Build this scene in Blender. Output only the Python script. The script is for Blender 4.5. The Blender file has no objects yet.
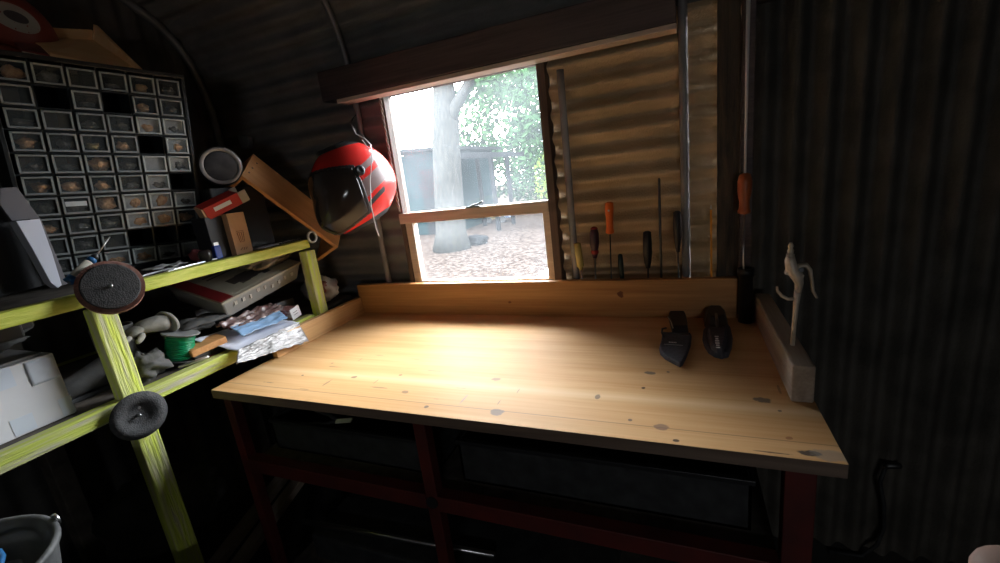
import bpy, math, random
from mathutils import Vector, Matrix, Euler, noise
random.seed(7)
R = math.radians
PI = math.pi
col = bpy.context.scene.collection
CAM = Vector((0, 0, 1.45)); FOC = 436.93
AX_R = Vector((0.92327627, 0.36547935, -0.11826146))
AX_D = Vector((-0.01697664, -0.26874049, -0.963063))
AX_F = Vector((-0.38376128, 0.8911809, -0.2419171))

def at(px, py, ax, val):
    """point of the world plane (axis ax = val) seen at a pixel of the photograph"""
    w = AX_R * ((px - 500) / FOC) + AX_D * ((py - 281.5) / FOC) + AX_F
    return CAM + w * ((val - CAM[ax]) / w[ax])

# ------------------------------------------------------------------ mesh builder
class MB:
    def __init__(s): s.v = []; s.f = []; s.m = []; s.s = []
    def add(s, vs, fs, mi=0, sm=False):
        n = len(s.v); s.v += [Vector(v) for v in vs]
        for f in fs: s.f.append([n + i for i in f]); s.m.append(mi); s.s.append(sm)
        return s
    def hexa(s, p, mi=0):
        return s.add(p, [(0,3,2,1),(4,5,6,7),(0,1,5,4),(1,2,6,5),(2,3,7,6),(3,0,4,7)], mi)
    def box(s, x0, x1, y0, y1, z0, z1, mi=0, M=None):
        p = [Vector(q) for q in ((x0,y0,z0),(x1,y0,z0),(x1,y1,z0),(x0,y1,z0),(x0,y0,z1),(x1,y0,z1),(x1,y1,z1),(x0,y1,z1))]
        if M is not None: p = [M @ q for q in p]
        return s.hexa(p, mi)
    def bar(s, a, b, w, h, up=(0,0,1), mi=0):
        a = Vector(a); b = Vector(b); d = (b - a).normalized(); u = Vector(up)
        r = d.cross(u).normalized(); u = r.cross(d)
        p = []
        for q in (a, b):
            p += [q - r*w/2 - u*h/2, q + r*w/2 - u*h/2, q + r*w/2 + u*h/2, q - r*w/2 + u*h/2]
        return s.hexa(p, mi)
    def rings(s, rs, closed=True, mi=0, sm=True, caps=True, wrap=False):
        n = len(rs[0]); vs = [v for r in rs for v in r]; fs = []
        k = len(rs)
        for i in range(k if wrap else k - 1):
            for j in range(n if closed else n - 1):
                a = i*n + j; b = i*n + (j+1) % n; c = ((i+1) % k)*n + (j+1) % n; d = ((i+1) % k)*n + j
                fs.append((a, b, c, d))
        s.add(vs, fs, mi, sm)
        if caps and closed and not wrap:
            b0 = len(s.v) - len(vs)
            s.f.append([b0 + j for j in reversed(range(n))]); s.m.append(mi); s.s.append(False)
            s.f.append([b0 + (k-1)*n + j for j in range(n)]); s.m.append(mi); s.s.append(False)
        return s
    def tube(s, pts, r, n=10, mi=0, caps=True, flat=1.0, up=(0,0,1)):
        pts = [Vector(p) for p in pts]; rr = r if isinstance(r, (list, tuple)) else [r]*len(pts)
        rs = []; prev = None
        for i, p in enumerate(pts):
            d = (pts[min(i+1, len(pts)-1)] - pts[max(i-1, 0)]).normalized()
            if prev is None:
                u = Vector(up)
                if abs(d.dot(u)) > .95: u = Vector((1, 0, 0))
            else: u = prev
            x = d.cross(u).normalized(); u = x.cross(d); prev = u
            rs.append([p + (x*math.cos(2*PI*k/n) + u*math.sin(2*PI*k/n)*flat)*rr[i] for k in range(n)])
        return s.rings(rs, mi=mi, caps=caps)
    def lathe(s, prof, a, b, n=20, mi=0, caps=True):
        """profile [(t along the axis in metres, radius)] from a toward b"""
        a = Vector(a); d = (Vector(b) - a).normalized(); u = Vector((0,0,1))
        if abs(d.dot(u)) > .95: u = Vector((1,0,0))
        x = d.cross(u).normalized(); u = x.cross(d)
        rs = [[a + d*t + (x*math.cos(2*PI*k/n) + u*math.sin(2*PI*k/n))*r for k in range(n)] for t, r in prof]
        return s.rings(rs, mi=mi, caps=caps)
    def prism(s, poly, o, ex, ey, ez, mi=0, h=None):
        """2D outline extruded: o + ex*x + ey*y, thickness vector ez"""
        o, ex, ey, ez = Vector(o), Vector(ex), Vector(ey), Vector(ez); n = len(poly)
        lo = [o + ex*x + ey*y for x, y in poly]; hi = [p + ez for p in lo]
        fs = [list(reversed(range(n))), [n+i for i in range(n)]] + [(i, (i+1) % n, n+(i+1) % n, n+i) for i in range(n)]
        return s.add(lo + hi, fs, mi)
    def sheet(s, fn, nu, nv, mi=0, sm=True, keep=None):
        vs = [fn(i/nu, j/nv) for j in range(nv+1) for i in range(nu+1)]
        fs = [(j*(nu+1)+i, j*(nu+1)+i+1, (j+1)*(nu+1)+i+1, (j+1)*(nu+1)+i) for j in range(nv) for i in range(nu)
              if keep is None or keep((i+.5)/nu, (j+.5)/nv)]
        return s.add(vs, fs, mi, sm)
    def blob(s, c, r, n=14, amp=.15, fr=6, mi=0, seed=0, M=None):
        """lumpy closed ellipsoid"""
        c = Vector(c); rs = []
        for i in range(n+1):
            th = PI*i/n; th = min(max(th, .04), PI-.04); ring = []
            for j in range(2*n):
                ph = PI*j/n; d = Vector((math.sin(th)*math.cos(ph), math.sin(th)*math.sin(ph), math.cos(th)))
                k = 1 + amp*noise.noise(d*fr*.3 + Vector((seed, seed*2, 0))) + amp*.5*noise.noise(d*fr + Vector((seed,0,3)))
                q = Vector((d.x*r[0], d.y*r[1], d.z*r[2]))*k
                ring.append(c + (M @ q if M is not None else q))
            rs.append(ring)
        return s.rings(rs, mi=mi)
    def build(s, name, mats, parent=None, local=False, bev=0, sub=0, solid=0, kind=None, label=None, cat=None, group=None, flip=False):
        me = bpy.data.meshes.new(name)
        vs = s.v
        if parent is not None and not local:
            I = WM[parent.name].inverted(); vs = [I @ v for v in vs]
        me.from_pydata([tuple(v) for v in vs], [], s.f)
        if not isinstance(mats, (list, tuple)): mats = [mats]
        for m in mats: me.materials.append(m)
        for p, mi, sm in zip(me.polygons, s.m, s.s): p.material_index = mi; p.use_smooth = sm
        import bmesh
        bm = bmesh.new(); bm.from_mesh(me); bmesh.ops.recalc_face_normals(bm, faces=bm.faces); bm.to_mesh(me); bm.free()
        o = bpy.data.objects.new(name, me); col.objects.link(o)
        if parent is not None: o.parent = parent; WM[o.name] = WM[parent.name]
        else: WM[o.name] = Matrix.Identity(4)
        if solid:
            m = o.modifiers.new('solid', 'SOLIDIFY'); m.thickness = solid; m.offset = 0
        if bev:
            m = o.modifiers.new('bevel', 'BEVEL'); m.width = bev; m.segments = 2; m.limit_method = 'ANGLE'; m.angle_limit = R(40)
        if sub:
            m = o.modifiers.new('sub', 'SUBSURF'); m.levels = sub; m.render_levels = sub
        return tag(o, label, cat, group, kind)

WM = {}
def tag(o, label=None, cat=None, group=None, kind=None):
    if label: o['label'] = label
    if cat: o['category'] = cat
    if group: o['group'] = group
    if kind: o['kind'] = kind
    return o
def thing(name, label, cat, loc=(0,0,0), rot=(0,0,0), group=None):
    o = bpy.data.objects.new(name, None); col.objects.link(o); o.empty_display_size = .05
    o.location = loc; o.rotation_euler = rot
    WM[o.name] = Matrix.Translation(Vector(loc)) @ Euler(rot).to_matrix().to_4x4()
    return tag(o, label, cat, group)

# ------------------------------------------------------------------ materials
def mat(name, base=(.5,.5,.5), rough=.5, metal=0, spec=.5, alpha=1, trans=0, emit=None, coat=0):
    m = bpy.data.materials.new(name); m.use_nodes = True
    b = m.node_tree.nodes['Principled BSDF']
    b.inputs['Base Color'].default_value = (*base, 1); b.inputs['Roughness'].default_value = rough
    b.inputs['Metallic'].default_value = metal; b.inputs['Specular IOR Level'].default_value = spec
    b.inputs['Alpha'].default_value = alpha; b.inputs['Transmission Weight'].default_value = trans
    b.inputs['Coat Weight'].default_value = coat
    return m
def nd(m, t, **kw):
    n = m.node_tree.nodes.new(t)
    for k, v in kw.items():
        if k in n.inputs: n.inputs[k].default_value = v
        else: setattr(n, k, v)
    return n
def lk(m, a, b): m.node_tree.links.new(a, b)
def ramp(m, fac, stops):
    r = nd(m, 'ShaderNodeValToRGB'); e = r.color_ramp.elements
    while len(e) < len(stops): e.new(.5)
    for i, (p, c) in enumerate(stops): e[i].position = p; e[i].color = (*c, 1)
    lk(m, fac, r.inputs[0]); return r.outputs[0]
def noisy(name, c1, c2, scale=8, stretch=(1,1,1), rough=.6, metal=0, bump=.0, bscale=None, lo=.35, hi=.65, detail=6, spec=.5, coat=0, rot=(0,0,0)):
    m = mat(name, c1, rough, metal, spec, coat=coat); b = m.node_tree.nodes['Principled BSDF']
    tc = nd(m, 'ShaderNodeTexCoord'); mp = nd(m, 'ShaderNodeMapping'); mp.inputs['Scale'].default_value = stretch; mp.inputs['Rotation'].default_value = rot
    lk(m, tc.outputs['Object'], mp.inputs[0])
    n = nd(m, 'ShaderNodeTexNoise', Scale=scale, Detail=detail); lk(m, mp.outputs[0], n.inputs['Vector'])
    lk(m, ramp(m, n.outputs['Fac'], [(lo, c1), (hi, c2)]), b.inputs['Base Color'])
    if bump:
        n2 = nd(m, 'ShaderNodeTexNoise', Scale=bscale or scale*3, Detail=4); lk(m, mp.outputs[0], n2.inputs['Vector'])
        bp = nd(m, 'ShaderNodeBump', Strength=bump, Distance=.01); lk(m, n2.outputs['Fac'], bp.inputs['Height']); lk(m, bp.outputs[0], b.inputs['Normal'])
    m['vec'] = 0
    return m
def wood(name, c1, c2, axis=0, rough=.5, scale=3, knots=(), kv='Y', spec=.5, bump=.1, band=None, lines=(), marks=()):
    """grain runs along axis; knots = [(x,y,rx,ry,depth)] stains of their own shape (object xy)"""
    m = mat(name, c1, rough, 0, spec); b = m.node_tree.nodes['Principled BSDF']
    tc = nd(m, 'ShaderNodeTexCoord'); mp = nd(m, 'ShaderNodeMapping')
    st = [9, 9, 9]; st[axis] = .55; mp.inputs['Scale'].default_value = st
    lk(m, tc.outputs['Object'], mp.inputs[0])
    n = nd(m, 'ShaderNodeTexNoise', Scale=scale, Detail=7, Distortion=.6); lk(m, mp.outputs[0], n.inputs['Vector'])
    mp2 = nd(m, 'ShaderNodeMapping'); st2 = [60, 60, 60]; st2[axis] = 2; mp2.inputs['Scale'].default_value = st2
    lk(m, tc.outputs['Object'], mp2.inputs[0])
    n2 = nd(m, 'ShaderNodeTexNoise', Scale=scale, Detail=3); lk(m, mp2.outputs[0], n2.inputs['Vector'])
    mx = nd(m, 'ShaderNodeMix', data_type='FLOAT'); mx.inputs[0].default_value = .35
    lk(m, n.outputs['Fac'], mx.inputs[2]); lk(m, n2.outputs['Fac'], mx.inputs[3])
    c = ramp(m, mx.outputs[0], [(.36, c1), (.64, c2)])
    def over(c, fac, colr):
        q = nd(m, 'ShaderNodeMix', data_type='RGBA'); lk(m, fac, q.inputs[0]); lk(m, c, q.inputs[6]); q.inputs[7].default_value = (*colr, 1)
        return q.outputs[2]
    sep = nd(m, 'ShaderNodeSeparateXYZ'); lk(m, tc.outputs['Object'], sep.inputs[0])
    wn = nd(m, 'ShaderNodeTexNoise', Scale=55, Detail=3); lk(m, tc.outputs['Object'], wn.inputs['Vector'])
    def M2(op, a, b2=None, c2=None):
        q = nd(m, 'ShaderNodeMath', operation=op)
        for i, t in enumerate((a, b2, c2)):
            if t is None: continue
            if isinstance(t, (int, float)): q.inputs[i].default_value = t
            else: lk(m, t, q.inputs[i])
        return q.outputs[0]
    if band:
        for y0, w, colr, k in band:
            d = M2('ABSOLUTE', M2('SUBTRACT', sep.outputs['Y'], y0))
            fac = M2('MULTIPLY', M2('SUBTRACT', 1, M2('MINIMUM', 1, M2('DIVIDE', d, w))), k)
            c = over(c, fac, colr)
    for x, y, rx, ry, k, colr in knots:
        dx = M2('DIVIDE', M2('SUBTRACT', sep.outputs['X'], x), rx); dy = M2('DIVIDE', M2('SUBTRACT', sep.outputs[kv], y), ry)
        d = M2('ADD', M2('MULTIPLY', dx, dx), M2('MULTIPLY', dy, dy))
        d = M2('ADD', d, M2('MULTIPLY', M2('SUBTRACT', wn.outputs['Fac'], .5), 3.2))
        fac = nd(m, 'ShaderNodeMapRange'); fac.inputs[1].default_value = 1.25; fac.inputs[2].default_value = .7; fac.inputs[4].default_value = k
        lk(m, d, fac.inputs[0]); c = over(c, fac.outputs[0], colr)
    lk(m, c, b.inputs['Base Color'])
    bp = nd(m, 'ShaderNodeBump', Strength=bump, Distance=.003); lk(m, n2.outputs['Fac'], bp.inputs['Height']); lk(m, bp.outputs[0], b.inputs['Normal'])
    return m

GRAIN = (.13,.10,.08)
_bk = [(-.411,.841,.015,.013,.75,(.16,.13,.12)), (-.478,.999,.013,.008,.6,GRAIN), (-.191,.949,.006,.010,.7,GRAIN), (-.08,1.091,.013,.008,.8,GRAIN),
 (-.036,1.103,.005,.005,.8,GRAIN), (-.091,1.009,.005,.005,.9,(.05,.03,.02)), (.158,.994,.016,.011,.85,GRAIN), (-.045,.85,.016,.010,.7,(.22,.13,.1)),
 (-.015,.808,.006,.004,.9,(.06,.04,.03)), (.183,.857,.006,.005,.7,(.3,.12,.05)), (.205,.815,.017,.008,.9,(.05,.045,.045)), (.185,.954,.004,.004,.8,GRAIN),
 (-.108,.864,.004,.004,.8,GRAIN), (-.601,.83,.006,.006,.8,GRAIN), (-.704,.89,.010,.007,.55,GRAIN), (-.927,.946,.009,.007,.7,GRAIN),
 (.245,.815,.035,.016,.55,(.28,.25,.22)), (.15,.805,.03,.002,.8,(.08,.05,.04)), (-.80,.90,.03,.003,.5,GRAIN), (-1.05,1.0,.022,.003,.5,GRAIN), (-.99,.9,.004,.02,.45,GRAIN),
 (-1.12,.93,.005,.004,.8,GRAIN), (-.78,.98,.005,.004,.7,GRAIN), (-1.2,.87,.02,.003,.5,GRAIN), (-.52,.88,.003,.022,.4,(.2,.2,.25)), (.22,1.2,.008,.012,.6,(.1,.07,.05)),
 (.20,1.05,.003,.02,.5,(.1,.07,.05)), (-.68,1.02,.028,.0025,.45,GRAIN)]
_r = random.Random(9)
_bk += [(_r.uniform(-1.25,-.35), _r.uniform(.82,1.12), *_r.choice([(.016,.0016),(.0016,.012),(.005,.004),(.010,.0014)]), .5, GRAIN) for _ in range(12)]
bench_knots = [(x+.5535,y-1.17,a,b_,k,c) for x,y,a,b_,k,c in _bk]
m_bench = wood('varnished_pine_top', (.58,.31,.12), (.70,.42,.20), 0, .55, 2.2, bench_knots, spec=.14, bump=.06,
   band=[(.955-1.17,.03,(.85,.62,.36),.55), (.847-1.17,.0018,(.12,.07,.04),.7), (1.12-1.17,.0015,(.3,.17,.08),.25)])
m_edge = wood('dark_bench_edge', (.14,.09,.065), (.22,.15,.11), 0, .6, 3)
m_back = wood('pine_upstand', (.40,.17,.045), (.60,.30,.10), 0, .5, 2, [(-.2+.5535,.985,.012,.012,.9,(.16,.04,.01)),(-.62+.5535,.955,.006,.005,.8,(.16,.04,.01))], kv='Z')
m_side = wood('pine_side_board', (.50,.27,.10), (.72,.44,.20), 1, .6, 2)
m_grey = wood('weathered_grey_board', (.30,.23,.18), (.46,.37,.29), 1, .8, 3)
m_beam = wood('dark_beam_wood', (.055,.042,.045), (.12,.09,.09), 0, .6, 3, bump=.3)
m_post = wood('worn_dark_post', (.03,.025,.02), (.10,.07,.045), 2, .7, 5, bump=.6)
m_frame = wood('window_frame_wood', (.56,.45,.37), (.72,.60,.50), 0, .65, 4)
m_lime = noisy('lime_paint_on_wood', (.47,.53,.05), (.66,.68,.13), 14, (6,1,6), .6, bump=.3, bscale=30)
m_limep = noisy('worn_lime_paint', (.64,.72,.09), (.58,.56,.34), 6, (14,14,1.2), .65, bump=.5, bscale=14, lo=.42, hi=.68)
m_limeh = noisy('weathered_lime_paint', (.50,.56,.09), (.46,.42,.32), 5, (14,1.0,14), .65, bump=.5, bscale=14, lo=.45, hi=.66)
m_shelfb = noisy('grimy_board_shaded_post', (.05,.04,.035), (.12,.10,.08), 20, rough=.8)
m_box = wood('pine_box_wood', (.50,.22,.075), (.70,.36,.14), 0, .6, 2.5)
m_ply = wood('plywood', (.84,.50,.22), (.93,.66,.38), 1, .65, 3)

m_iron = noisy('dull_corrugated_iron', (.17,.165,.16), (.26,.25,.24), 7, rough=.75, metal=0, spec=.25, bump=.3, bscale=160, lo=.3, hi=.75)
m_ironw = noisy('bounce_lit_corrugated_iron', (.52,.38,.225), (.76,.575,.37), 6, rough=.55, metal=.15, bump=.5, bscale=170, lo=.3, hi=.75)  # warm bounce from the bench put into a paler copy of the iron
m_gable = noisy('dull_gable_iron', (.075,.071,.066), (.12,.115,.108), 8, rough=.9, spec=.1)
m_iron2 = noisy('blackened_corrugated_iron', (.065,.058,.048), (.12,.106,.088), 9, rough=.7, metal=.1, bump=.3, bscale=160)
m_pipe = noisy('grey_steel_pipe', (.30,.29,.29), (.22,.21,.21), 12, rough=.5, metal=.4)
m_red = noisy('red_oxide_steel', (.12,.012,.008), (.065,.009,.008), 10, rough=.6)
m_steel = mat('bright_steel', (.6,.6,.6), .3, 1)
m_dsteel = mat('dark_steel', (.12,.12,.12), .4, .9)
m_black = mat('black_plastic', (.018,.018,.02), .4)
m_case = mat('cabinet_black_plastic', (.02,.024,.026), .38)
m_rub = noisy('black_rubber', (.015,.015,.016), (.04,.04,.042), 20, rough=.7)
m_floor = noisy('dirty_concrete_floor', (.03,.028,.025), (.06,.055,.05), 5, rough=.9, bump=.2)
m_white = noisy('white_card', (.72,.71,.73), (.62,.61,.64), 5, rough=.7)
m_tape = mat('pale_tape', (.62,.66,.74), .3)
m_paper = mat('bluish_white_paper', (.60,.61,.70), .7)
m_kraft = noisy('brown_cardboard', (.62,.38,.21), (.70,.45,.27), 10, rough=.8)
m_redc = mat('glossy_red_card', (.45,.02,.015), .35)
m_cream = noisy('cream_label_card', (.34,.31,.25), (.44,.41,.34), 6, rough=.6)
m_dred = mat('dark_red_card', (.20,.012,.015), .5)
m_ink = mat('dark_print', (.06,.05,.05), .6)
m_pink = mat('white_print', (.75,.72,.72), .5)
m_clearp = mat('cloudy_clear_plastic', (.30,.29,.27), .25)
m_green = mat('green_plastic_wire', (0,.22,.09), .35)
m_cloth = noisy('grey_work_leather', (.20,.19,.17), (.30,.28,.25), 15, rough=.9, bump=.4)
m_dcloth = noisy('dark_grey_cloth', (.05,.05,.05), (.11,.105,.10), 9, rough=.9, bump=.4)
m_blue = mat('blue_plastic', (.02,.12,.30), .35)
m_bluef = mat('pale_blue_plastic_film', (.25,.40,.62), .3)
m_orange = mat('orange_plastic', (.95,.19,.025), .35)
m_brownh = mat('brown_handle', (.42,.11,.035), .4)
m_purple = mat('dark_purple_handle', (.055,.02,.035), .4)
m_redh = mat('red_handle', (.35,.03,.03), .4)
m_dgreen = mat('dark_green_handle', (.015,.04,.035), .4)
m_pencil = mat('pencil_orange', (.95,.42,.05), .5)
m_yclear = mat('clear_yellow_handle', (.55,.45,.15), .2)
m_disc = noisy('abrasive_disc_face', (.045,.045,.047), (.075,.072,.072), 60, rough=.85, bump=.4, bscale=300)
m_flap = noisy('brown_flap_abrasive', (.22,.09,.07), (.36,.20,.16), 60, rough=.9)
m_helm = mat('glossy_red_shell', (.70,.03,.025), .25, coat=.4)
m_helmg = mat('helmet_grey_panel', (.24,.17,.17), .35)
m_visor = mat('dark_tinted_visor', (.03,.025,.025), .12)
m_hblk = mat('helmet_black_trim', (.025,.025,.028), .45)
m_string = mat('white_cord', (.75,.75,.78), .7)
m_brass = noisy('worn_cast_metal', (.55,.45,.33), (.75,.66,.56), 30, rough=.5, metal=.3)
m_nylon = noisy('black_nylon', (.05,.052,.065), (.08,.08,.10), 120, rough=.75, bump=.3, bscale=400)
m_mark = mat('pale_stitching_print', (.75,.75,.78), .6)
m_skin = noisy('skin', (.62,.40,.33), (.68,.46,.38), 30, rough=.55)
m_nail = mat('fingernail', (.75,.55,.48), .3)
m_bucket = noisy('scuffed_grey_bucket', (.05,.05,.052), (.20,.20,.20), 8, rough=.6, bump=.4)
m_foil = noisy('silver_film', (.16,.15,.145), (.34,.32,.32), 12, rough=.42, metal=.35, bump=.6, bscale=30)

# drawer fronts: cloudy clear plastic
m_dclear = mat('smoky_clear_drawer', (.16,.17,.17), .25)
nt = m_dclear.node_tree
b = nt.nodes['Principled BSDF']; tr = nd(m_dclear, 'ShaderNodeBsdfTransparent'); mx = nd(m_dclear, 'ShaderNodeMixShader'); mx.inputs[0].default_value = .22
lk(m_dclear, tr.outputs[0], mx.inputs[1]); lk(m_dclear, b.outputs[0], mx.inputs[2]); lk(m_dclear, mx.outputs[0], nt.nodes['Material Output'].inputs[0])
m_rim = mat('pale_plastic_rim', (.30,.32,.32), .25)
m_rimb = mat('bright_plastic_rim', (.50,.53,.52), .25)
m_cbrown = noisy('brown_small_parts', (.70,.33,.14), (.92,.54,.27), 60, rough=.6, bump=.5)
m_cgrey = noisy('grey_small_parts', (.07,.065,.06), (.20,.19,.17), 60, rough=.5, metal=.4, bump=.5)
m_cwhite = noisy('white_paper_liner', (.45,.47,.48), (.65,.68,.68), 20, rough=.7)

# dusty window glass
def glass(name, dirt):
    m = bpy.data.materials.new(name); m.use_nodes = True; nt = m.node_tree; nt.nodes.clear()
    out = nd(m, 'ShaderNodeOutputMaterial'); t = nd(m, 'ShaderNodeBsdfTransparent'); t.inputs[0].default_value = (.92,.93,.935,1)
    g = nd(m, 'ShaderNodeBsdfGlossy', Roughness=.03); tl = nd(m, 'ShaderNodeBsdfTranslucent'); tl.inputs[0].default_value = (.86,.93,1,1)
    tc = nd(m, 'ShaderNodeTexCoord'); n = nd(m, 'ShaderNodeTexNoise', Scale=3.2, Detail=8); lk(m, tc.outputs['Object'], n.inputs['Vector'])
    mr = nd(m, 'ShaderNodeMapRange'); lk(m, n.outputs['Fac'], mr.inputs[0]); mr.inputs[1].default_value = .3; mr.inputs[2].default_value = .7
    mr.inputs[3].default_value = dirt*.55; mr.inputs[4].default_value = dirt*1.5
    v = nd(m, 'ShaderNodeTexVoronoi', Scale=42); lk(m, tc.outputs['Object'], v.inputs['Vector'])
    mr2 = nd(m, 'ShaderNodeMapRange'); lk(m, v.outputs['Distance'], mr2.inputs[0]); mr2.inputs[1].default_value = .10; mr2.inputs[2].default_value = .03; mr2.inputs[4].default_value = .10
    ad = nd(m, 'ShaderNodeMath', operation='ADD'); lk(m, mr.outputs[0], ad.inputs[0]); lk(m, mr2.outputs[0], ad.inputs[1])
    a = nd(m, 'ShaderNodeMixShader'); lk(m, ad.outputs[0], a.inputs[0]); lk(m, t.outputs[0], a.inputs[1]); lk(m, tl.outputs[0], a.inputs[2])
    f = nd(m, 'ShaderNodeFresnel', IOR=1.2); c = nd(m, 'ShaderNodeMixShader'); lk(m, f.outputs[0], c.inputs[0]); lk(m, a.outputs[0], c.inputs[1]); lk(m, g.outputs[0], c.inputs[2])
    lk(m, c.outputs[0], out.inputs[0]); return m
m_glass = glass('dusty_glass_upper', .018); m_glass2 = glass('dusty_glass_lower', .014)

# ------------------------------------------------------------------ the shed shell
PITCH = .0785; AMP = .0105
prof = [(1.619,-.05),(1.619,1.88),(1.603,2.0),(1.575,2.10),(1.53,2.19),(1.46,2.265),(1.37,2.32),(1.2,2.385),(.9,2.47),(.5,2.545),(0,2.57)]
prof += [(-y, z) for y, z in reversed(prof[:-1])]
def resample(p, step):
    seg = []; L = 0
    for a, b in zip(p, p[1:]):
        d = math.hypot(b[0]-a[0], b[1]-a[1]); seg.append((L, d, a, b)); L += d
    out = []; n = int(L/step)
    for i in range(n+1):
        s = L*i/n
        for (l, d, a, b) in seg:
            if s <= l+d+1e-9: break
        t = (s-l)/d; ny, nz = -(b[1]-a[1])/d, (b[0]-a[0])/d
        out.append((s, a[0]+(b[0]-a[0])*t, a[1]+(b[1]-a[1])*t, ny, nz))
    return out
PR = resample(prof, PITCH/8)
def vault(mb, x0, x1, s0, s1, amp=.012):
    pts = [p for p in PR if s0-1e-6 <= p[0] <= s1+1e-6]
    rows = []
    for s, y, z, ny, nz in pts:
        k = (amp if s < SW-.04 else min(amp, .012))*math.cos(2*PI*(s-.02)/PITCH)
        rows.append((y + ny*k, z + nz*k))
    vs = [Vector((x, y, z)) for y, z in rows for x in (x0, x1)]
    fs = [(2*i, 2*i+1, 2*i+3, 2*i+2) for i in range(len(rows)-1)]
    mb.add(vs, fs, 0, True)
SW = min(PR, key=lambda p: abs(p[0]-1.93))[0]   # arc length where the wall ends and the roof begins
Ltot = PR[-1][0]
XL, XR = -2.10, 2.60   # gable positions
WX0, WX1, WZ0, WZ1 = -1.105, -.435, 1.0, 1.83
mb = MB(); vault(mb, XL-.03, WX0, 0, SW); vault(mb, WX0, WX1, 0, WZ0+.05); vault(mb, WX0, WX1, WZ1+.05, SW); 
mb.build('wall_back', m_iron, kind='structure')
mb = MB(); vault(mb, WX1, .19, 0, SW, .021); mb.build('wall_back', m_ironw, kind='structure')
mb = MB(); vault(mb, XL-.03, XR+.03, SW, Ltot-SW); mb.build('ceiling', m_iron, kind='structure')
mb = MB(); vault(mb, XL-.03, .3, Ltot-SW, Ltot); vault(mb, .75, XR+.03, Ltot-SW, Ltot); vault(mb, .3, .75, Ltot-SW, Ltot-1.37); vault(mb, .3, .75, Ltot-1.28, Ltot); mb.build('wall_front', m_iron2, kind='structure')  # includes an unseen slot added behind the camera to let in fill light
def upright_sheet(name, a, b, z0, z1, m, ph=0, keep=None, amp=.0165):
    a = Vector(a); b = Vector(b); L = (b-a).length; d = (b-a)/L; n = Vector((-d.y, d.x, 0)); N = int(L/PITCH*8)
    mb = MB(); vs = []
    for i in range(N+1):
        s = L*i/N; p = a + d*s + n*amp*math.cos(2*PI*(s-ph)/PITCH)
        vs += [(p.x, p.y, z0), (p.x, p.y, z1)]
    fs = [(2*i, 2*i+2, 2*i+3, 2*i+1) for i in range(N) if keep is None or keep(L*(i+.5)/N)]
    mb.add(vs, fs, 0, True); mb.build(name, m, kind='structure')
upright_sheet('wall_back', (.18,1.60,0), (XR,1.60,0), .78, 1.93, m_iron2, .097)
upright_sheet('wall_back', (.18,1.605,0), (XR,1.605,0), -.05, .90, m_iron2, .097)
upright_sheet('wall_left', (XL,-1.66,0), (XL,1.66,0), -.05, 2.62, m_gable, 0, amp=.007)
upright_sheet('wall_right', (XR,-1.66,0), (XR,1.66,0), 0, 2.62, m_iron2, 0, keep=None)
upright_sheet('wall_right', (XR+.002,-1.25,0), (XR+.002,-.05,0), 1.95, 2.62, m_iron2, 0)
MB().box(XL-.1, XR+.1, -1.75, 1.7, -.12, 0).build('floor', m_floor, kind='structure')
# roof ribs: bent pipes following the vault
def rib(name, x, s0, s1, r=.0125, off=-.038, label=None):
    pts = [(x, y + ny*(-off), z + nz*(-off)) for i, (s, y, z, ny, nz) in enumerate(PR) if s0 <= s <= s1 and i % 4 == 0]
    MB().tube(pts, r, 10).build(name, m_pipe, kind='structure')
rib('trim_1', -2.075, .05, Ltot-.05, .016, -.03)
rib('trim_2', -1.225, .05, Ltot-.05)
rib('trim_3', -.367, .05, 1.84)
rib('trim_4', .016, .05, 2.05, .0145)
rib('trim_5', 1.2, 2.3, Ltot-.05)
# header beam, timber post, head rail over the upright sheet
MB().box(-1.32, -.001, 1.497, 1.563, 1.803, 1.915).build('trim_6', m_beam, bev=.004, kind='structure')
mb = MB()
mb.sheet(lambda u, v: Vector((.108 + .062*u, 1.553, .0+1.93*v)) + Vector((.004*noise.noise(Vector((u*2, 0, v*40))), .010*noise.noise(Vector((u*5, 3, v*26))), 0)), 6, 120)
mb.box(.11,.168,1.557,1.59,0,1.93)
mb.build('trim_7', m_post, kind='structure')
MB().box(.172,.205,1.548,1.585,0,1.93).build('trim_8', m_pipe if False else m_beam, bev=.002, kind='structure')
MB().box(.205, XR, 1.54, 1.585, 1.82, 1.93).build('trim_9', m_beam, bev=.004, kind='structure')
MB().box(XR-.05, XR, -1.30, -1.25, 0, 1.98).box(XR-.05, XR, -.05, 0, 0, 1.98).box(XR-.05, XR, -1.30, 0, 1.95, 2.0).build('trim_10', m_beam, kind='structure')

MB().box(-1.25,-.001,1.499,1.562,1.787,1.802).build('trim_11', m_frame, bev=.002, kind='structure')  # pale batten added to stand in for the beam's window-lit lower edge
# ------------------------------------------------------------------ window
win = thing('window_1', None, None, (-.77, 1.60, 1.0)); win['kind'] = 'structure'
fy0, fy1 = 1.572, 1.630
mb = MB()
mb.box(-1.103,-1.082,fy0,fy1,1.0,1.83).box(-.447,-.418,fy0-.004,fy1,1.0,1.83).box(-1.103,-.418,fy0,fy1,1.795,1.83).box(-1.103,-.418,fy0,fy1,.985,1.012)
mb.build('frame', wood('dark_jamb_wood', (.09,.06,.05), (.15,.10,.08), 2, .7, 4), win, bev=.002)
mb = MB(); mb.box(-1.10,-.447,fy0-.008,fy1-.01,1.285,1.328)
mb.build('meeting_rail', m_frame, win, bev=.002)
mb = MB(); mb.box(-1.085,-1.048,fy0+.005,fy1-.015,1.012,1.285).box(-.474,-.447,fy0+.005,fy1-.015,1.012,1.285).box(-1.085,-.447,fy0+.005,fy1-.015,1.012,1.03)
mb.build('lower_sash', m_frame, win, bev=.002)
MB().box(-1.082,-.447,1.604,1.608,1.328,1.795).build('pane', m_glass, win)
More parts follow.
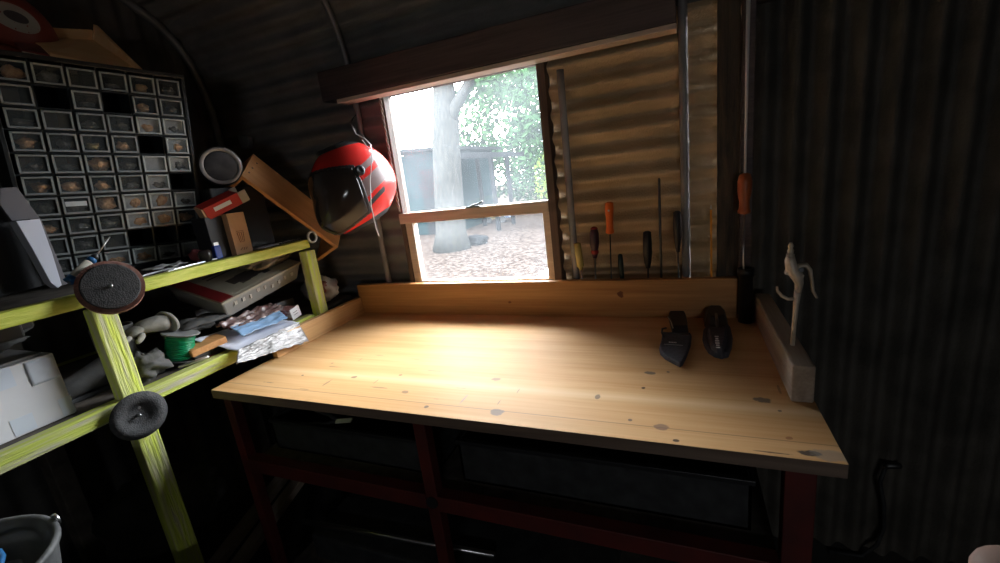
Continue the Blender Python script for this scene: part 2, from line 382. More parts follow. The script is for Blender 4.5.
MB().box(-1.048,-.474,1.600,1.604,1.03,1.285).build('pane', m_glass2, win)
lt = at(473,200,1,1.565)
MB().box(lt.x-.03,lt.x+.03,1.552,1.564,1.328,1.334).tube([(lt.x-.01,1.558,1.334),(lt.x+.03,1.552,1.342),(lt.x+.045,1.552,1.350)],.0035,8).build('latch', m_dsteel, win)

# rope hanging down the left jamb
mb = MB(); pts = []
for k in range(2):
    mb.tube([( -1.092+.004*math.cos(i*.9+k*PI), 1.562+.004*math.sin(i*.9+k*PI), 1.80-.0078*i) for i in range(60)], .0035, 6)
mb.build('rope', mat('dull_rope', (.20,.16,.13), .9), label='thin twisted rope hanging down the left edge of the window', cat='rope')

# ------------------------------------------------------------------ outdoors
m_ground = noisy('leaf_littered_gravel', (.011,.0075,.0062), (.034,.027,.0235), 14, rough=1, lo=.4, hi=.6, detail=10)
m_bark = noisy('pale_bark', (.018,.019,.019), (.030,.029,.027), 8, (4,4,.8), .95)
m_leafg = noisy('garden_leaves', (.010,.026,.011), (.024,.046,.020), 3, rough=.8)
m_leafy = noisy('yellow_green_leaves', (.035,.055,.008), (.06,.085,.016), 3, rough=.8)  # yellow-green leaf colour, paler than the garden leaves
m_teal = noisy('dark_teal_cladding', (.005,.0115,.013), (.006,.013,.0145), 3, rough=.8)
m_wht = mat('white_painted_sheet', (.2,.2,.2), .6)
m_slate = mat('grey_roof_edge', (.009,.0095,.0105), .7)
GZ = -.1
for _m in (m_ground, m_bark, m_leafg, m_leafy, m_teal, m_slate): _m.node_tree.nodes['Principled BSDF'].inputs['Specular IOR Level'].default_value = 0
mb = MB(); mb.sheet(lambda u, v: Vector((-45+70*u, 1.75+48*v, GZ + .05*noise.noise(Vector((u*30, v*20, 0))) - (.0 if v > .02 else .03))), 90, 60)
mb.build('ground', m_ground, kind='structure')
t = thing('tree', 'large pale tree trunk forking outside the window', 'tree', (-4.72, 8.5, GZ))
mb = MB()
mb.tube([(-4.72,8.5,GZ),(-4.68,8.5,.3),(-4.6,8.5,1.2),(-4.5,8.5,2.1),(-4.42,8.5,2.6),(-4.35,8.5,3.4),(-4.28,8.5,4.6)], [.44,.34,.31,.29,.27,.2,.16], 16)
mb.tube([(-4.45,8.5,2.35),(-4.2,8.45,2.75),(-3.8,8.4,3.15),(-3.3,8.3,3.6),(-2.9,8.2,4.4)], [.16,.13,.10,.08,.05], 10)
mb.build('trunk', m_bark, t)
def leaves(mb, c, r, n, size, seed):
    rnd = random.Random(seed)
    for _ in range(n):
        while True:
            d = Vector((rnd.uniform(-1,1), rnd.uniform(-1,1), rnd.uniform(-1,1)))
            if .35 < d.length < 1: break
        if noise.noise(d*2.3 + Vector((seed,0,0))) < -.12: continue
        p = Vector(c) + Vector((d.x*r[0], d.y*r[1], d.z*r[2])); s = size*rnd.uniform(.6,1.3)
        a = Vector((rnd.uniform(-1,1), rnd.uniform(-1,1), rnd.uniform(-1,1))).normalized(); b2 = a.orthogonal().normalized()
        mb.add([p-a*s, p-b2*s*.45, p+a*s, p+b2*s*.45], [(0,1,2,3)])
mb = MB(); leaves(mb, (-3.1,8.9,4.2), (2.0,1.3,1.5), 4200, .09, 3); mb.build('foliage', m_leafg, t)
def bush(c, r, n, sz, m, lab, seed, name='leafy_tree', trunk=True, cat='tree'):
    tt = thing(name, lab, cat, (c[0], c[1], GZ))
    mb = MB(); leaves(mb, c, r, n, sz, seed); mb.build('foliage', m, tt)
    if trunk: MB().tube([(c[0], c[1], GZ), (c[0]+.05, c[1], c[2]*.5), (c[0], c[1], c[2]+r[2]*.4)], [.09,.07,.03], 8).build('trunk', m_bark, tt)
bush((-2.4,13.5,3.2), (2.6,1.5,2.8), 8000, .12, m_leafg, 'broad green tree filling the right side of the window view', 11)
bush((-6.3,17.5,3.0), (2.6,1.6,2.7), 6000, .14, m_leafg, 'green tree behind the open carport roof', 12)
bush((-2.9,11.5,1.05), (.75,.6,.85), 1500, .06, m_leafy, 'bright yellow-green bush seen through the upper pane', 13, 'bush', False, 'bush')
bush((-4.6,15.5,1.1), (1.5,.8,1.1), 2200, .09, m_leafg, 'low dark green bush behind the carport post', 14, 'bush', False, 'bush')
bush((-14.5,19.5,1.4), (3.6,1.4,1.8), 4000,.17, m_leafg, 'distant hedge beyond the dark outbuilding', 15, 'hedge', False, 'hedge')
bush((-3.2,22.5,3.5), (5.0,1.5,4.0), 5500, .16, m_leafg, 'tall distant tree at the far right of the window view', 16)
# outbuilding and carport
t = thing('outbuilding', 'dark teal outbuilding to the left of the tree', 'shed', (-8.8, 11.8, GZ))
MB().box(-11.5,-5.95,11.2,14.5,GZ,2.22).build('wall', m_teal, t)
MB().hexa([Vector(p) for p in ((-11.8,11.0,2.62),(-5.7,11.0,2.20),(-5.7,14.8,2.20),(-11.8,14.8,2.62),(-11.8,11.0,2.70),(-5.7,11.0,2.28),(-5.7,14.8,2.28),(-11.8,14.8,2.70))]).build('roof', m_slate, t)
MB().box(-6.9,-6.1,11.17,11.2,GZ,1.75).build('door', m_slate, t)
t = thing('carport', 'low open carport with a flat dark roof and thin posts', 'carport', (-5.0, 11.6, GZ))
MB().hexa([Vector(p) for p in ((-5.66,11.0,1.93),(-4.1,11.0,1.80),(-4.1,12.4,1.80),(-5.66,12.4,1.93),(-5.66,11.0,2.10),(-4.1,11.0,1.92),(-4.1,12.4,1.92),(-5.66,12.4,2.10))]).build('roof', m_slate, t)
for px, py in ((-4.62,11.1),(-4.62,12.3),(-5.55,12.3)): MB().box(px-.05,px+.05,py-.05,py+.05,GZ,1.9).build('post', m_slate, t)
# small things on the leaf litter
p = at(537,262,1,5.2)
MB().hexa([Vector(q) for q in ((-2.3,4.6,GZ),(-1.2,4.6,GZ),(-1.2,5.5,GZ),(-2.3,5.5,GZ),(-1.75,4.7,-.05),(-1.25,4.7,.42),(-1.25,5.4,.42),(-1.9,5.4,-.03))]).build('ramp', m_wht, label='white sloping sheet on the ground below the window corner', cat='sheet')
g = Vector((at(516,215,1,14.5).x,14.5,GZ))
g = Vector((g.x,13.1,GZ))
t = thing('trailer', 'small pale blue and white garden trailer far down the yard', 'trailer', (g.x, g.y, GZ))
MB().box(g.x-.1,g.x+.35,g.y-.2,g.y+.3,GZ+.12,GZ+.50).build('body', mat('trailer_blue', (.035,.05,.08), .6), t)
MB().box(g.x-.55,g.x-.1,g.y-.2,g.y+.3,GZ+.12,GZ+.42).build('box', mat('trailer_cream', (.07,.055,.025), .6), t)
for sx in (-.35,.15): MB().lathe([(0,.1),(.06,.1)], (g.x+sx,g.y-.26,GZ+.1), (g.x+sx,g.y,GZ+.1), 14).build('wheel', m_rub, t)
g = at(478,244,2,GZ)
MB().blob((g.x,g.y,GZ+.08), (.25,.2,.15), 10, .5, 5, seed=4).build('rock', m_slate, label='dark rock on the leaf litter outside the lower pane', cat='rock')
g = at(542,272,2,GZ)
MB().tube([(g.x+.2,g.y,GZ),(g.x+.2,g.y+.02,.9)], .02, 8).build('stake', m_slate, label='thin upright stake near the right side of the lower pane', cat='stake')

# ------------------------------------------------------------------ workbench
BX0, BX1, BY0, BY1 = -1.364, .257, .795, 1.56
t = thing('workbench', 'long wooden workbench with a varnished pine top and red steel frame', 'workbench', ((BX0+BX1)/2, 1.17, 0))
mb = MB(); mb.add([(BX0,BY0,.872),(BX1,BY0,.872),(BX1,BY1,.872),(BX0,BY1,.872),(BX0,BY0,.9),(BX1,BY0,.9),(BX1,BY1,.9),(BX0,BY1,.9)], [(4,5,6,7)], 0)
mb.add([(BX0,BY0,.872),(BX1,BY0,.872),(BX1,BY1,.872),(BX0,BY1,.872),(BX0,BY0,.9),(BX1,BY0,.9),(BX1,BY1,.9),(BX0,BY1,.9)], [(0,3,2,1),(0,1,5,4),(1,2,6,5),(2,3,7,6),(3,0,4,7)], 1)
import bmesh
mb.build('bench_top', [m_bench, m_edge], t)
MB().box(BX0+.012,.165,1.513,1.540,.9,1.035).build('upstand', m_back, t, bev=.002)
MB().box(BX0+.001,BX0+.025,1.03,1.512,.9,.978).build('side_board', m_side, t, bev=.002)
leg = lambda x, w, y=.815: MB().box(x-w/2,x+w/2,y,y+.032,0,.872).build('leg', m_red, t, bev=.002)
leg(-1.335,.034); leg(-.624,.036); leg(.195,.05); leg(-1.335,.045,1.48); leg(-.624,.04,1.48); leg(.195,.05,1.48)
MB().box(-1.318,-.642,.812,.85,.598,.645).build('rail', m_red, t, bev=.002)
MB().box(-.606,.17,.812,.85,.598,.645).build('rail', m_red, t, bev=.002)
MB().box(-1.313,.17,1.48,1.52,.598,.645).build('rail', m_red, t, bev=.002)
MB().box(-1.313,.17,.86,1.48,.615,.633).build('shelf', m_shelfb, t)
MB().box(-1.313,.17,.86,1.48,.16,.18).build('shelf', m_shelfb, t)
MB().lathe([(0,.017),(.004,.017)], (-.624,.811,.622), (-.624,.9,.622), 16).build('hole_disc', m_black, t)  # black disc drawn in place of the dark round hole at the joint
# crates and tools on the under-shelf
def crate(x0, x1, y0, y1, z0, h, lab):
    c = thing('storage_crate', lab, 'crate', ((x0+x1)/2, (y0+y1)/2, z0), group='black crates under the bench')
    mb = MB(); w = .006
    mb.box(x0,x1,y0,y1,z0,z0+w).box(x0,x1,y0,y0+w,z0,z0+h).box(x0,x1,y1-w,y1,z0,z0+h).box(x0,x0+w,y0,y1,z0,z0+h).box(x1-w,x1,y0,y1,z0,z0+h)
    mb.build('bin', m_rub, c)
    MB().box(x0-.006,x1+.006,y0-.006,y0+.004,z0+h-.012,z0+h).box(x0-.006,x1+.006,y1-.004,y1+.006,z0+h-.012,z0+h).box(x0-.006,x0+.004,y0,y1,z0+h-.012,z0+h).box(x1-.004,x1+.006,y0,y1,z0+h-.012,z0+h).build('rim', m_black, c, bev=.001)
crate(-1.28,-.66,.90,1.40,.634,.11,'wide low black crate under the left half of the bench')
crate(-.57,.13,.90,1.40,.634,.13,'wide low black crate under the right half of the bench')
def rod(name, a, b, r, m, lab, cat, grp=None):
    return MB().lathe([(0,r*.4),(.004,r),((Vector(b)-Vector(a)).length-.004,r),((Vector(b)-Vector(a)).length,r*.4)], a, b, 10).build(name, m, label=lab, cat=cat, group=grp)
t = thing('pliers', 'small pliers with bright jaws lying in the left crate', 'pliers', (-1.0,1.0,.745))
MB().prism([(0,0),(.05,.004),(.055,.0),(.05,-.012),(0,-.014)], (-1.02,.935,.752), (1,.2,.02), (.0,.6,.8), (0,-.008,.004)).build('jaws', m_steel, t, bev=.001)
for s in (-1,1): MB().tube([(-1.02,.93,.75),(-1.06,.93+.012*s,.75+.012*s),(-1.12,.93+.018*s,.75+.014*s)], [.006,.008,.007], 8).build('handle', m_rub, t)
rod('steel_bar', (-1.29,.92,.31), (-.55,.98,.30), .009, m_steel, 'long bright steel bar lying under the bench rail', 'bar')
MB().box(-1.24,-.2,.9,1.35,.181,.285).build('storage_box', m_rub, bev=.01, label='long low black box on the bottom shelf of the bench', cat='box')

# weathered board at the right end + air gun
MB().box(.212,.254,.995,1.515,.9,.985).build('wooden_block', m_grey, bev=.004, label='weathered grey timber standing on the right end of the bench', cat='timber')
gy = 1.10
G = lambda x, y: at(x, y, 1, gy)
t = thing('air_blow_gun', 'worn metal air blow gun standing nozzle down in the grey timber', 'air gun', tuple(G(793,343)))
MB().tube([G(792.5,345),G(794,325),G(796,305),G(798,290)], [.005,.005,.006,.0075], 12).build('nozzle', m_brass, t)
MB().tube([G(798,292),G(799,283),G(797,276),G(792,270),G(790,260),G(790.5,256)], [.008,.011,.0155,.016,.013,.010], 12, flat=.8).build('body', m_brass, t)
MB().bar(G(785,272), G(803,276), .018, .008).build('flange', m_brass, t, bev=.001)
MB().lathe([(0,.007),(.006,.008),(.006,.005),(.014,.0065),(.02,.004),(.024,.006),(.029,.004),(.032,.003)], G(790.5,257), G(791,240), 12).build('connector', m_brass, t)
MB().tube([G(795,272),G(800,265.5),G(806,265),G(810,270),G(812,282),G(813,291),G(817,298)], [.006,.0085,.009,.0075,.006,.0055,.004], 8, flat=.6).build('lever', m_brass, t)
MB().tube([G(795,299),G(788,299),G(782,296),G(777.5,291),G(777,286.5)], [.004,.004,.0035,.003,.002], 8).build('hook', m_brass, t)
MB().lathe([(0,.005),(.018,.005)], G(800,269)+Vector((0,-.01,0)), G(800,269)+Vector((0,.1,0)), 10).build('pivot_pin', m_dsteel, t)

# ------------------------------------------------------------------ tools behind the upstand
TY = 1.556
T = lambda x, y: at(x, y, 1, TY)
def driver(name, px0, pyTop, px1, pyBot, prof, mh, shaft, ms, lab, cat, tip=.0, pyShaft=None):
    """handle from (px0,pyTop) down to (px1,pyBot); shaft continues to the rack level"""
    a = T(px0, pyTop); b = T(px1, pyBot); L = (b-a).length; d = (b-a).normalized()
    t = thing(name, lab, cat, tuple(b))
    mb = MB(); mb.lathe([(L*u, r*1.45) for u, r in prof], a, b, 14); mb.build('handle', mh, t)
    if shaft: MB().lathe([(0,shaft),(.10 + max(0, b.z-1.035),shaft),(.105+max(0, b.z-1.035),shaft*.3)], b-d*.002, b+d, 8).build('shaft', ms, t)
    return t, a, b
fl = [(0,.003),(.03,.0075),(.15,.0095),(.35,.0085),(.55,.0075),(.8,.009),(.92,.0095),(1,.005)]
driver('screwdriver', 577,243,581,270, [(0,.005),(.03,.0085),(.5,.009),(.85,.009),(.9,.006),(1,.004)], m_yclear, .003, m_steel, 'screwdriver with a clear yellowish handle, leftmost behind the upstand', 'screwdriver')
t, a, b = driver('screwdriver', 594,227,595,258, [(0,.004),(.03,.0075),(.2,.011),(.5,.0115),(.7,.009),(.78,.007),(.82,.0085),(1,.005)], [m_purple], .0028, m_steel, 'screwdriver with a dark purple and red handle', 'screwdriver')
MB().lathe([(0,.0105),(.003,.0132),(.012,.0136),(.018,.009)], b+(a-b)*.27, b, 14).build('collar', m_redh, t)
MB().lathe([(0,.005),(.004,.0112),(.008,.0134)], a+(a-b)*.01, b, 14).build('end_cap', m_redh, t)
t, a, b = driver('screwdriver', 609,202,610,234, [(0,.005),(.03,.0095),(.22,.0105),(.5,.0085),(.8,.0085),(.93,.0105),(.97,.0095),(1,.004)], m_orange, .0022, m_dsteel, 'screwdriver with a bright orange handle and thin dark shaft', 'screwdriver')
q = a+(b-a)*.25; MB().lathe([(0,.0035),(.002,.0035)], q+Vector((0,-.0158,0)), q, 12).build('label_dot', m_pink, t)
driver('screwdriver', 620,254,622,279, [(0,.003),(.05,.0055),(.4,.0065),(.8,.006),(1,.005)], m_dgreen, .003, m_dsteel, 'short dark green screwdriver handle, lowest of the row', 'screwdriver')
driver('screwdriver', 647,231,648,268, [(0,.004),(.03,.009),(.3,.0105),(.6,.0105),(.85,.008),(1,.005)], m_black, .003, m_dsteel, 'screwdriver with a thick black handle between green one and thin rod', 'screwdriver')
driver('screwdriver', 677,211,678,252, [(0,.004),(.03,.0085),(.3,.0095),(.6,.009),(.85,.006),(1,.004)], m_hblk, .0025, m_dsteel, 'screwdriver with a black handle standing against the steel pipe', 'screwdriver')
rod('file', T(659,178), T(661.5,290), .0042, m_dsteel, 'tall thin dark steel rod standing behind the upstand', 'rod')
t = thing('pencil', 'orange pencil standing behind the upstand', 'pencil', tuple(T(711,276)))
MB().lathe([(0,.0036),(T(711,210).z-.98,.0036)], T(711,210), T(711.5,290), 6).build('barrel', m_pencil, t)
MB().lathe([(0,.001),(.012,.0036)], T(711,205), T(711,215), 6).build('tip', m_pink, t)
# long steel in a black tube
t = thing('plastic_tube', 'black plastic tube standing upright at the back right bench corner', 'tube', (.186,1.487,.9))
MB().lathe([(0,.0),(0,.0215),(.15,.019),(.15,.023),(.175,.023),(.175,.016),(.02,.016),(.02,0)], (.186,1.487,.9), (.183,1.487,1.1), 20, caps=False).build('tube', m_black, t)
t = thing('long_driver', 'long thin steel rod with a turned brown handle standing in the black tube', 'tool', (.184,1.487,.93))
rodp = [at(743.5,262,1,1.487), at(744,214,1,1.487), at(745,173,1,1.487), at(748.5,-8,1,1.487)]
MB().tube([(.184,1.487,.93), rodp[0], rodp[1]], .0028, 8).build('shaft', m_steel, t)
L = (rodp[1]-rodp[2]).length
MB().lathe([(0,.007),(.004,.015),(L*.2,.0195),(L*.45,.019),(L*.7,.0135),(L*.86,.0145),(L*.92,.018),(L*.98,.017),(L,.007)], rodp[2], rodp[1], 16).build('handle', m_brownh, t)
MB().tube([rodp[2]+Vector((0,0,-.01)), rodp[2].lerp(rodp[3],.5), rodp[3]], [.0032,.0042,.0055], 8).build('upper_rod', m_string, t)

# ------------------------------------------------------------------ two pouches on the bench
def outline_prism(mb, pxs, z0, z1, mi=0, shrink=0):
    pts = [at(x, y, 2, z0) for x, y in pxs]; c = sum(pts, Vector())/len(pts)
    lo = pts; hi = [p + (c-p)*shrink + Vector((0,0,z1-z0)) for p in pts]
    n = len(pts); mb.add(lo+hi, [list(reversed(range(n))), [n+i for i in range(n)]] + [(i,(i+1)%n,n+(i+1)%n,n+i) for i in range(n)], mi)
t = thing('knife_sheath', 'flat black nylon knife sheath with a pointed tip, left of the two', 'sheath', (-.02,1.25,.9), group=None)
mb = MB(); outline_prism(mb, [(662,335),(661,343),(659,350),(660,355),(665,360),(672,364),(680,368),(683,366),(687,358),(691,347),(692,337)], .9, .914, 0, .05); mb.build('pocket', m_nylon, t, bev=.003)
mb = MB(); outline_prism(mb, [(668,318),(671,312),(676,311.5),(684,314),(687,320),(689,334),(672,335)], .902, .925, 0, .15); mb.build('grip', m_hblk, t, bev=.004)
S = lambda x, y, z=.9155: at(x, y, 2, z)
MB().tube([S(664,337,.918),S(662,333,.922),S(662,329,.925),S(666,328,.922)], .003, 8).tube([S(664,334,.928),S(674,333,.932),S(690,334,.926)], .004, 8).build('strap', m_black, t)
MB().tube([S(668,317,.925),S(671,322,.93),S(673,328,.93)], .0018, 6).build('clip', m_steel, t)
MB().prism([(0,0),(1,0),(1,.0009),(0,.0009)], S(664,344.3,.9152), S(683,345.5,.9152)-S(664,344.3,.9152), (0,1,0), (0,0,.0006)).build('stitching', m_mark, t)
mb = MB()
for k in range(5): q = S(669.5+1.6*k, 342.2+.1*k, .9152); mb.box(q.x-.0018,q.x+.0015,q.y-.004,q.y+.003,q.z,q.z+.0006)
mb.build('print', m_mark, t)
t = thing('tool_pouch', 'rounded black nylon tool pouch with vertical pale print, right of the two', 'pouch', (.09,1.3,.9))
mb = MB(); outline_prism(mb, [(703,333),(702,341),(704,348),(708,354),(714,358),(722,360),(729,358),(732,350),(733,340),(731,331),(728,327),(708,327)], .9, .917, 0, .06); mb.build('pocket', m_nylon, t, bev=.004)
mb = MB(); outline_prism(mb, [(707,331),(708,343),(711,350),(717,354.5),(723,354),(727,345),(728,330)], .917, .935, 0, .16); mb.build('flap', m_nylon, t, bev=.004)
mb = MB(); outline_prism(mb, [(704,327),(703,320),(708,315),(713,312),(719,312.5),(724,317),(728,322),(729,330),(720,333),(708,332)], .902, .945, 0, .3); mb.build('multitool', m_black, t, bev=.005)
MB().tube([S(716,314,.949),S(717,320,.951),S(717,326,.947)], .004, 8).build('clip', m_dsteel, t)
mb = MB()
for k, (w, h) in enumerate(((.010,.006),(.007,.010),(.010,.006),(.010,.007),(.008,.008),(.010,.006))):
    q = S(716.6+.28*k, 336.2+2.2*k, .9365); mb.box(q.x-w/2,q.x+w/2,q.y-h/2,q.y+h/2-.002,q.z-.001,q.z+.0006)
mb.build('print', m_mark, t)

# ------------------------------------------------------------------ lime shelf unit
SX = -1.375
t = thing('shelf_unit', 'timber shelf unit painted lime green along the left wall', 'shelf', (-1.72,.6,0))
for y in (.578,1.272):
    for x in (SX-.07, -2.03): 
        zt = 1.235 if x > -1.5 else 1.24
        x_ = x if x < -1.5 else x+.028; MB().box(x_,x+.07,y+(.006 if y<1 else .024),y+(.060 if y<1 else .072),0,zt).build('post', m_limep if x > -1.5 else m_shelfb, t, bev=.004)  # rear posts coloured dark: shade below the shelves put into the material
for z0, z1 in ((.940,.982),(1.245,1.280)):
    MB().box(SX-.045,SX-.006,-.9,(1.33 if z0 > 1 else 1.27),z0,z1).build('rail', m_lime if z0 > 1 else m_limeh, t, bev=.003)
    MB().box(-2.04,-2.0,-.9,1.33,z0,z1).build('rail', m_lime, t, bev=.003)
    MB().box(-2.0,SX-.045,-.9,(1.33 if z0>1 else 1.54),z1-.016,z1-.002).build('shelf_board', m_shelfb, t)
MB().box(SX-.07,SX+.0,-.9,-.84,0,1.28).build('post', m_limep, t)
nail = lambda y, z: MB().lathe([(0,.0012),(.03,.0012),(.03,.004),(.0315,.004)], (SX-.005,y,z), (SX+1,y,z), 8).build('nail', m_steel, t)
nail(.633,1.28); nail(.6,.955)

# abrasive discs hung on the posts
def disc(y, z, Rr, lab, depressed):
    x = SX+.004 if not depressed else SX+.004
    t = thing('flap_disc' if not depressed else 'grinding_disc', lab, 'disc', (x + (0 if depressed else .030),y-(0 if depressed else .008),z), (0,0,R(-8)) if depressed else (0,R(-20),R(-22)))
    A = Vector((0,0,0)); B = Vector((1,0,.0))
    if depressed:
        MB2 = MB().lathe([(.002,.001),(.002,.02),(.004,.026),(.011,.036),(.012,Rr-.001),(.0155,Rr),(.0155,.040),(.006,.030),(.004,.022),(.004,.001)], A, B, 48, caps=False)
        MB2.build('disc', m_disc, t, local=True); MB().lathe([(.004,.004),(.018,.004),(.0185,.001)], A, B, 12).build('nail_head', m_steel, t, local=True)
    else:
        MB().lathe([(.012,.001),(.012,Rr-.010),(.0135,Rr-.007),(.0155,Rr-.006),(.016,Rr-.010),(.016,.001)], A, B, 48, caps=False).build('backing_plate', m_disc, t, local=True)
        MB().lathe([(.0155,.004),(.022,.004),(.0225,.001)], A, B, 12).build('nail_head', m_steel, t, local=True)
        mb = MB(); n = 56
        for k in range(n):
            a0 = 2*PI*k/n; a1 = a0 + 2*PI/n*1.5
            P = lambda r, a, x: Vector((x, math.cos(a)*r, math.sin(a)*r))
            mb.hexa([P(Rr-.03,a0,-.002),P(Rr+.003,a0,-.010),P(Rr+.003,a1,-.007),P(Rr-.03,a1,.007),P(Rr-.03,a0,.0115),P(Rr+.003,a0,.009),P(Rr+.003,a1,.012),P(Rr-.03,a1,.0135)])
        mb.build('flaps', m_flap, t, local=True)
disc(.633,1.283,.065,'large flap disc with brown edge hanging from the upper shelf rail', False)
disc(.60,.932,.065,'black grinding disc with a sunken centre hanging on the lower rail', True)

# ------------------------------------------------------------------ parts cabinet
CR = (R(-2.99), R(11.64), R(-13.05)); CO = Vector((-1.55,.6378,1.872)); CP, RP = .06818, .05732
cab = thing('drawer_cabinet', 'black parts cabinet with sixty small clear drawers on the upper shelf', 'drawer cabinet', tuple(CO), CR)
mb = MB(); D = .15
mb.box(-D,-D+.004,-.012,6*CP+.012,-10*RP-.008,.012)
mb.box(-D,0,-.014,-.004,-10*RP-.010,.014); mb.box(-D,0,6*CP+.004,6*CP+.014,-10*RP-.010,.014)
mb.box(-D,.002,-.014,6*CP+.014,.004,.016); mb.box(-D,0,-.014,6*CP+.014,-10*RP-.014,-10*RP-.002)
mb.build('case', m_case, cab, local=True, bev=.002)
mb = MB()
for r in range(1,10): mb.box(-D+.004,-.001,-.004,6*CP+.004,-r*RP-.0022,-r*RP+.0022)
for c in range(1,6): mb.box(-D+.004,-.003,c*CP-.0025,c*CP+.0025,-10*RP-.002,.004)
mb.build('dividers', m_case, cab, local=True)
missing = {(1,1),(1,3),(3,4),(5,5),(8,4),(8,5),(8,3)}
brown = {(0,4),(1,4),(2,4),(0,0),(3,0),(3,3),(4,2),(5,0),(6,3),(6,4),(7,0),(7,4),(7,3),(5,2),(9,2),(9,3),(6,2),(7,5),(5,1),(3,5)}
white = {(2,4),(2,5),(3,5),(4,4),(4,5),(5,4),(6,4),(6,5),(6,3),(7,3),(7,4),(9,4),(9,5),(9,2),(9,3)}
yellowish = {(3,2)}
m_cyel = noisy('yellow_small_parts', (.35,.25,.09), (.55,.42,.18), 60, rough=.6)
rnd = random.Random(5)
def drawer_mesh(bright):
    mb = MB(); w = CP-.0075; h = RP-.0085; d = .12
    mb.box(-.0015,.0015,.006,w-.006,.005,h-.005,0)               # clear front
    mb.box(-d,-.002,0,.0012,0,h*.8,0).box(-d,-.002,w-.0012,w,0,h*.8,0).box(-d,-.002,0,w,0,.0012,0).box(-d,-d+.0012,0,w,0,h*.8,0)
    for a in ((0,w,0,.005),(0,w,h-.005,h),(0,.0045,.005,h-.005),(w-.0045,w,.005,h-.005)): mb.box(-.003,.0045,a[0],a[1],a[2],a[3],1)
    mb.box(.0,.010,.004,w-.004,h-.003,h-.0005,1)                 # pull lip
    mb.box(.0,.007,.004,w-.004,.001,.003,1)
    return mb
protos = {}
for bright in (0,1):
    for (r, c) in [(r, c) for r in range(10) for c in range(6) if (r, c) not in missing and ((r, c) in white) == bool(bright)]:
        if bright not in protos:
            o = drawer_mesh(bright).build('drawer', [m_dclear, m_rimb if bright else m_rim], cab, local=True, bev=0); protos[bright] = o
        else:
            o = protos[bright].copy(); col.objects.link(o); o.parent = cab
        o.location = (rnd.choice([0,.001,.003]), c*CP+.00375, -(r+1)*RP+.004)
        o.rotation_euler = (0,0,R(rnd.uniform(-.8,.8)))
        WM[o.name] = Matrix.Identity(4)
        cm = m_cbrown if (r, c) in brown else (m_cyel if (r, c) in yellowish else m_cgrey)
        w = CP-.0075; h = RP-.0085
        if bright: MB().box(-.012,-.006,.003,w-.003,.003,h-.006).build('paper_liner', m_cwhite, o, local=True)
        if rnd.random() < .85 or (r, c) in brown:
            hh = rnd.uniform(.35,.6) if (r, c) in brown else rnd.uniform(.2,.45)
            MB().blob((-.016 if not bright else -.0085, w*rnd.uniform(.45,.6), h*(.18+hh*.45)), (.014 if not bright else .0065, w*rnd.uniform(.24,.36), h*hh*.62), 8, .5, 5, seed=r*7+c).build('contents', cm, o, local=True)
        if (r, c) == (6,1): MB().box(.0018,.0026,.006,w-.008,h*.45,h*.72).build('label_strip', m_cwhite, o, local=True)
# things on top of the cabinet
CM = WM[cab.name]
W = lambda x, y, z: CM @ Vector((x, y, z))
zt = .017
t = thing('plywood_tray', 'pale plywood tray tilted on top of the drawer cabinet', 'tray', tuple(W(-.05,.3,zt)))
P = [at(50,56,0,-1.555), at(141,75,0,-1.555), at(93,42,0,-1.80), at(28,40,0,-1.80)]
n = (P[1]-P[0]).cross(P[3]-P[0]).normalized()
if n.z < 0: n = -n
mb = MB(); mb.hexa(P + [p + n*.008 for p in P]); mb.build('base_panel', m_ply, t, bev=.001)
A = [at(141,75,0,-1.553), at(134,70,0,-1.553), at(94,20,0,-1.80), at(94,29,0,-1.80)]
A = [P[1]-n*.002, P[2]-n*.002, P[2]+n*.055, P[1]+n*.012]; off = (P[1]-P[0]).normalized()*.012
mb = MB(); mb.hexa(A + [p + off for p in A]); mb.build('side_rim', m_ply, t, bev=.001)
A = [P[3]-n*.0, P[2]-n*.0, P[2]+n*.035, P[3]+n*.035]; off = (P[2]-P[1]).normalized()*.010
mb = MB(); mb.hexa(A + [p + off for p in A]); mb.build('back_rim', m_ply, t, bev=.001)
t = thing('red_folder', 'flat dark red case lying under the plywood tray', 'case', tuple(W(-.05,.2,zt)))
P = [at(22,52,0,-1.56), at(82,64,0,-1.56), at(50,46,0,-1.72), at(14,44,0,-1.72)]
mb = MB(); mb.hexa(P + [p + n*.006 for p in P]); mb.build('shell', m_dred, t)
MB().bar(P[0], P[1], .004, .004).build('edging', m_cream, t)
hc = at(-12,10,0,-1.80)
t = thing('hard_hat', 'dull red hard hat with an oval sticker above the drawer cabinet', 'hard hat', tuple(hc), (R(-14),R(20),R(-12)))
mb = MB(); rs = []
for i in range(15):
    th = PI/2*i/14; th = max(th, .03); rs.append([Vector((math.cos(2*PI*k/32)*.125*math.sin(th), math.sin(2*PI*k/32)*.155*math.sin(th), .15*math.cos(th)-.075)) for k in range(32)])
mb.rings(rs, caps=False); mb.build('shell', mat('dull_red_plastic', (.24,.035,.015), .45), t, local=True, solid=.003)
rs = [[Vector((math.cos(2*PI*k/32)*r1, math.sin(2*PI*k/32)*(r1+.03), zz)) for k in range(32)] for r1, zz in ((.124,-.075),(.138,-.08),(.150,-.088))]
MB().rings(rs, caps=False).build('brim', mat('dull_red_brim', (.26,.05,.03), .45), t, local=True, solid=.003)
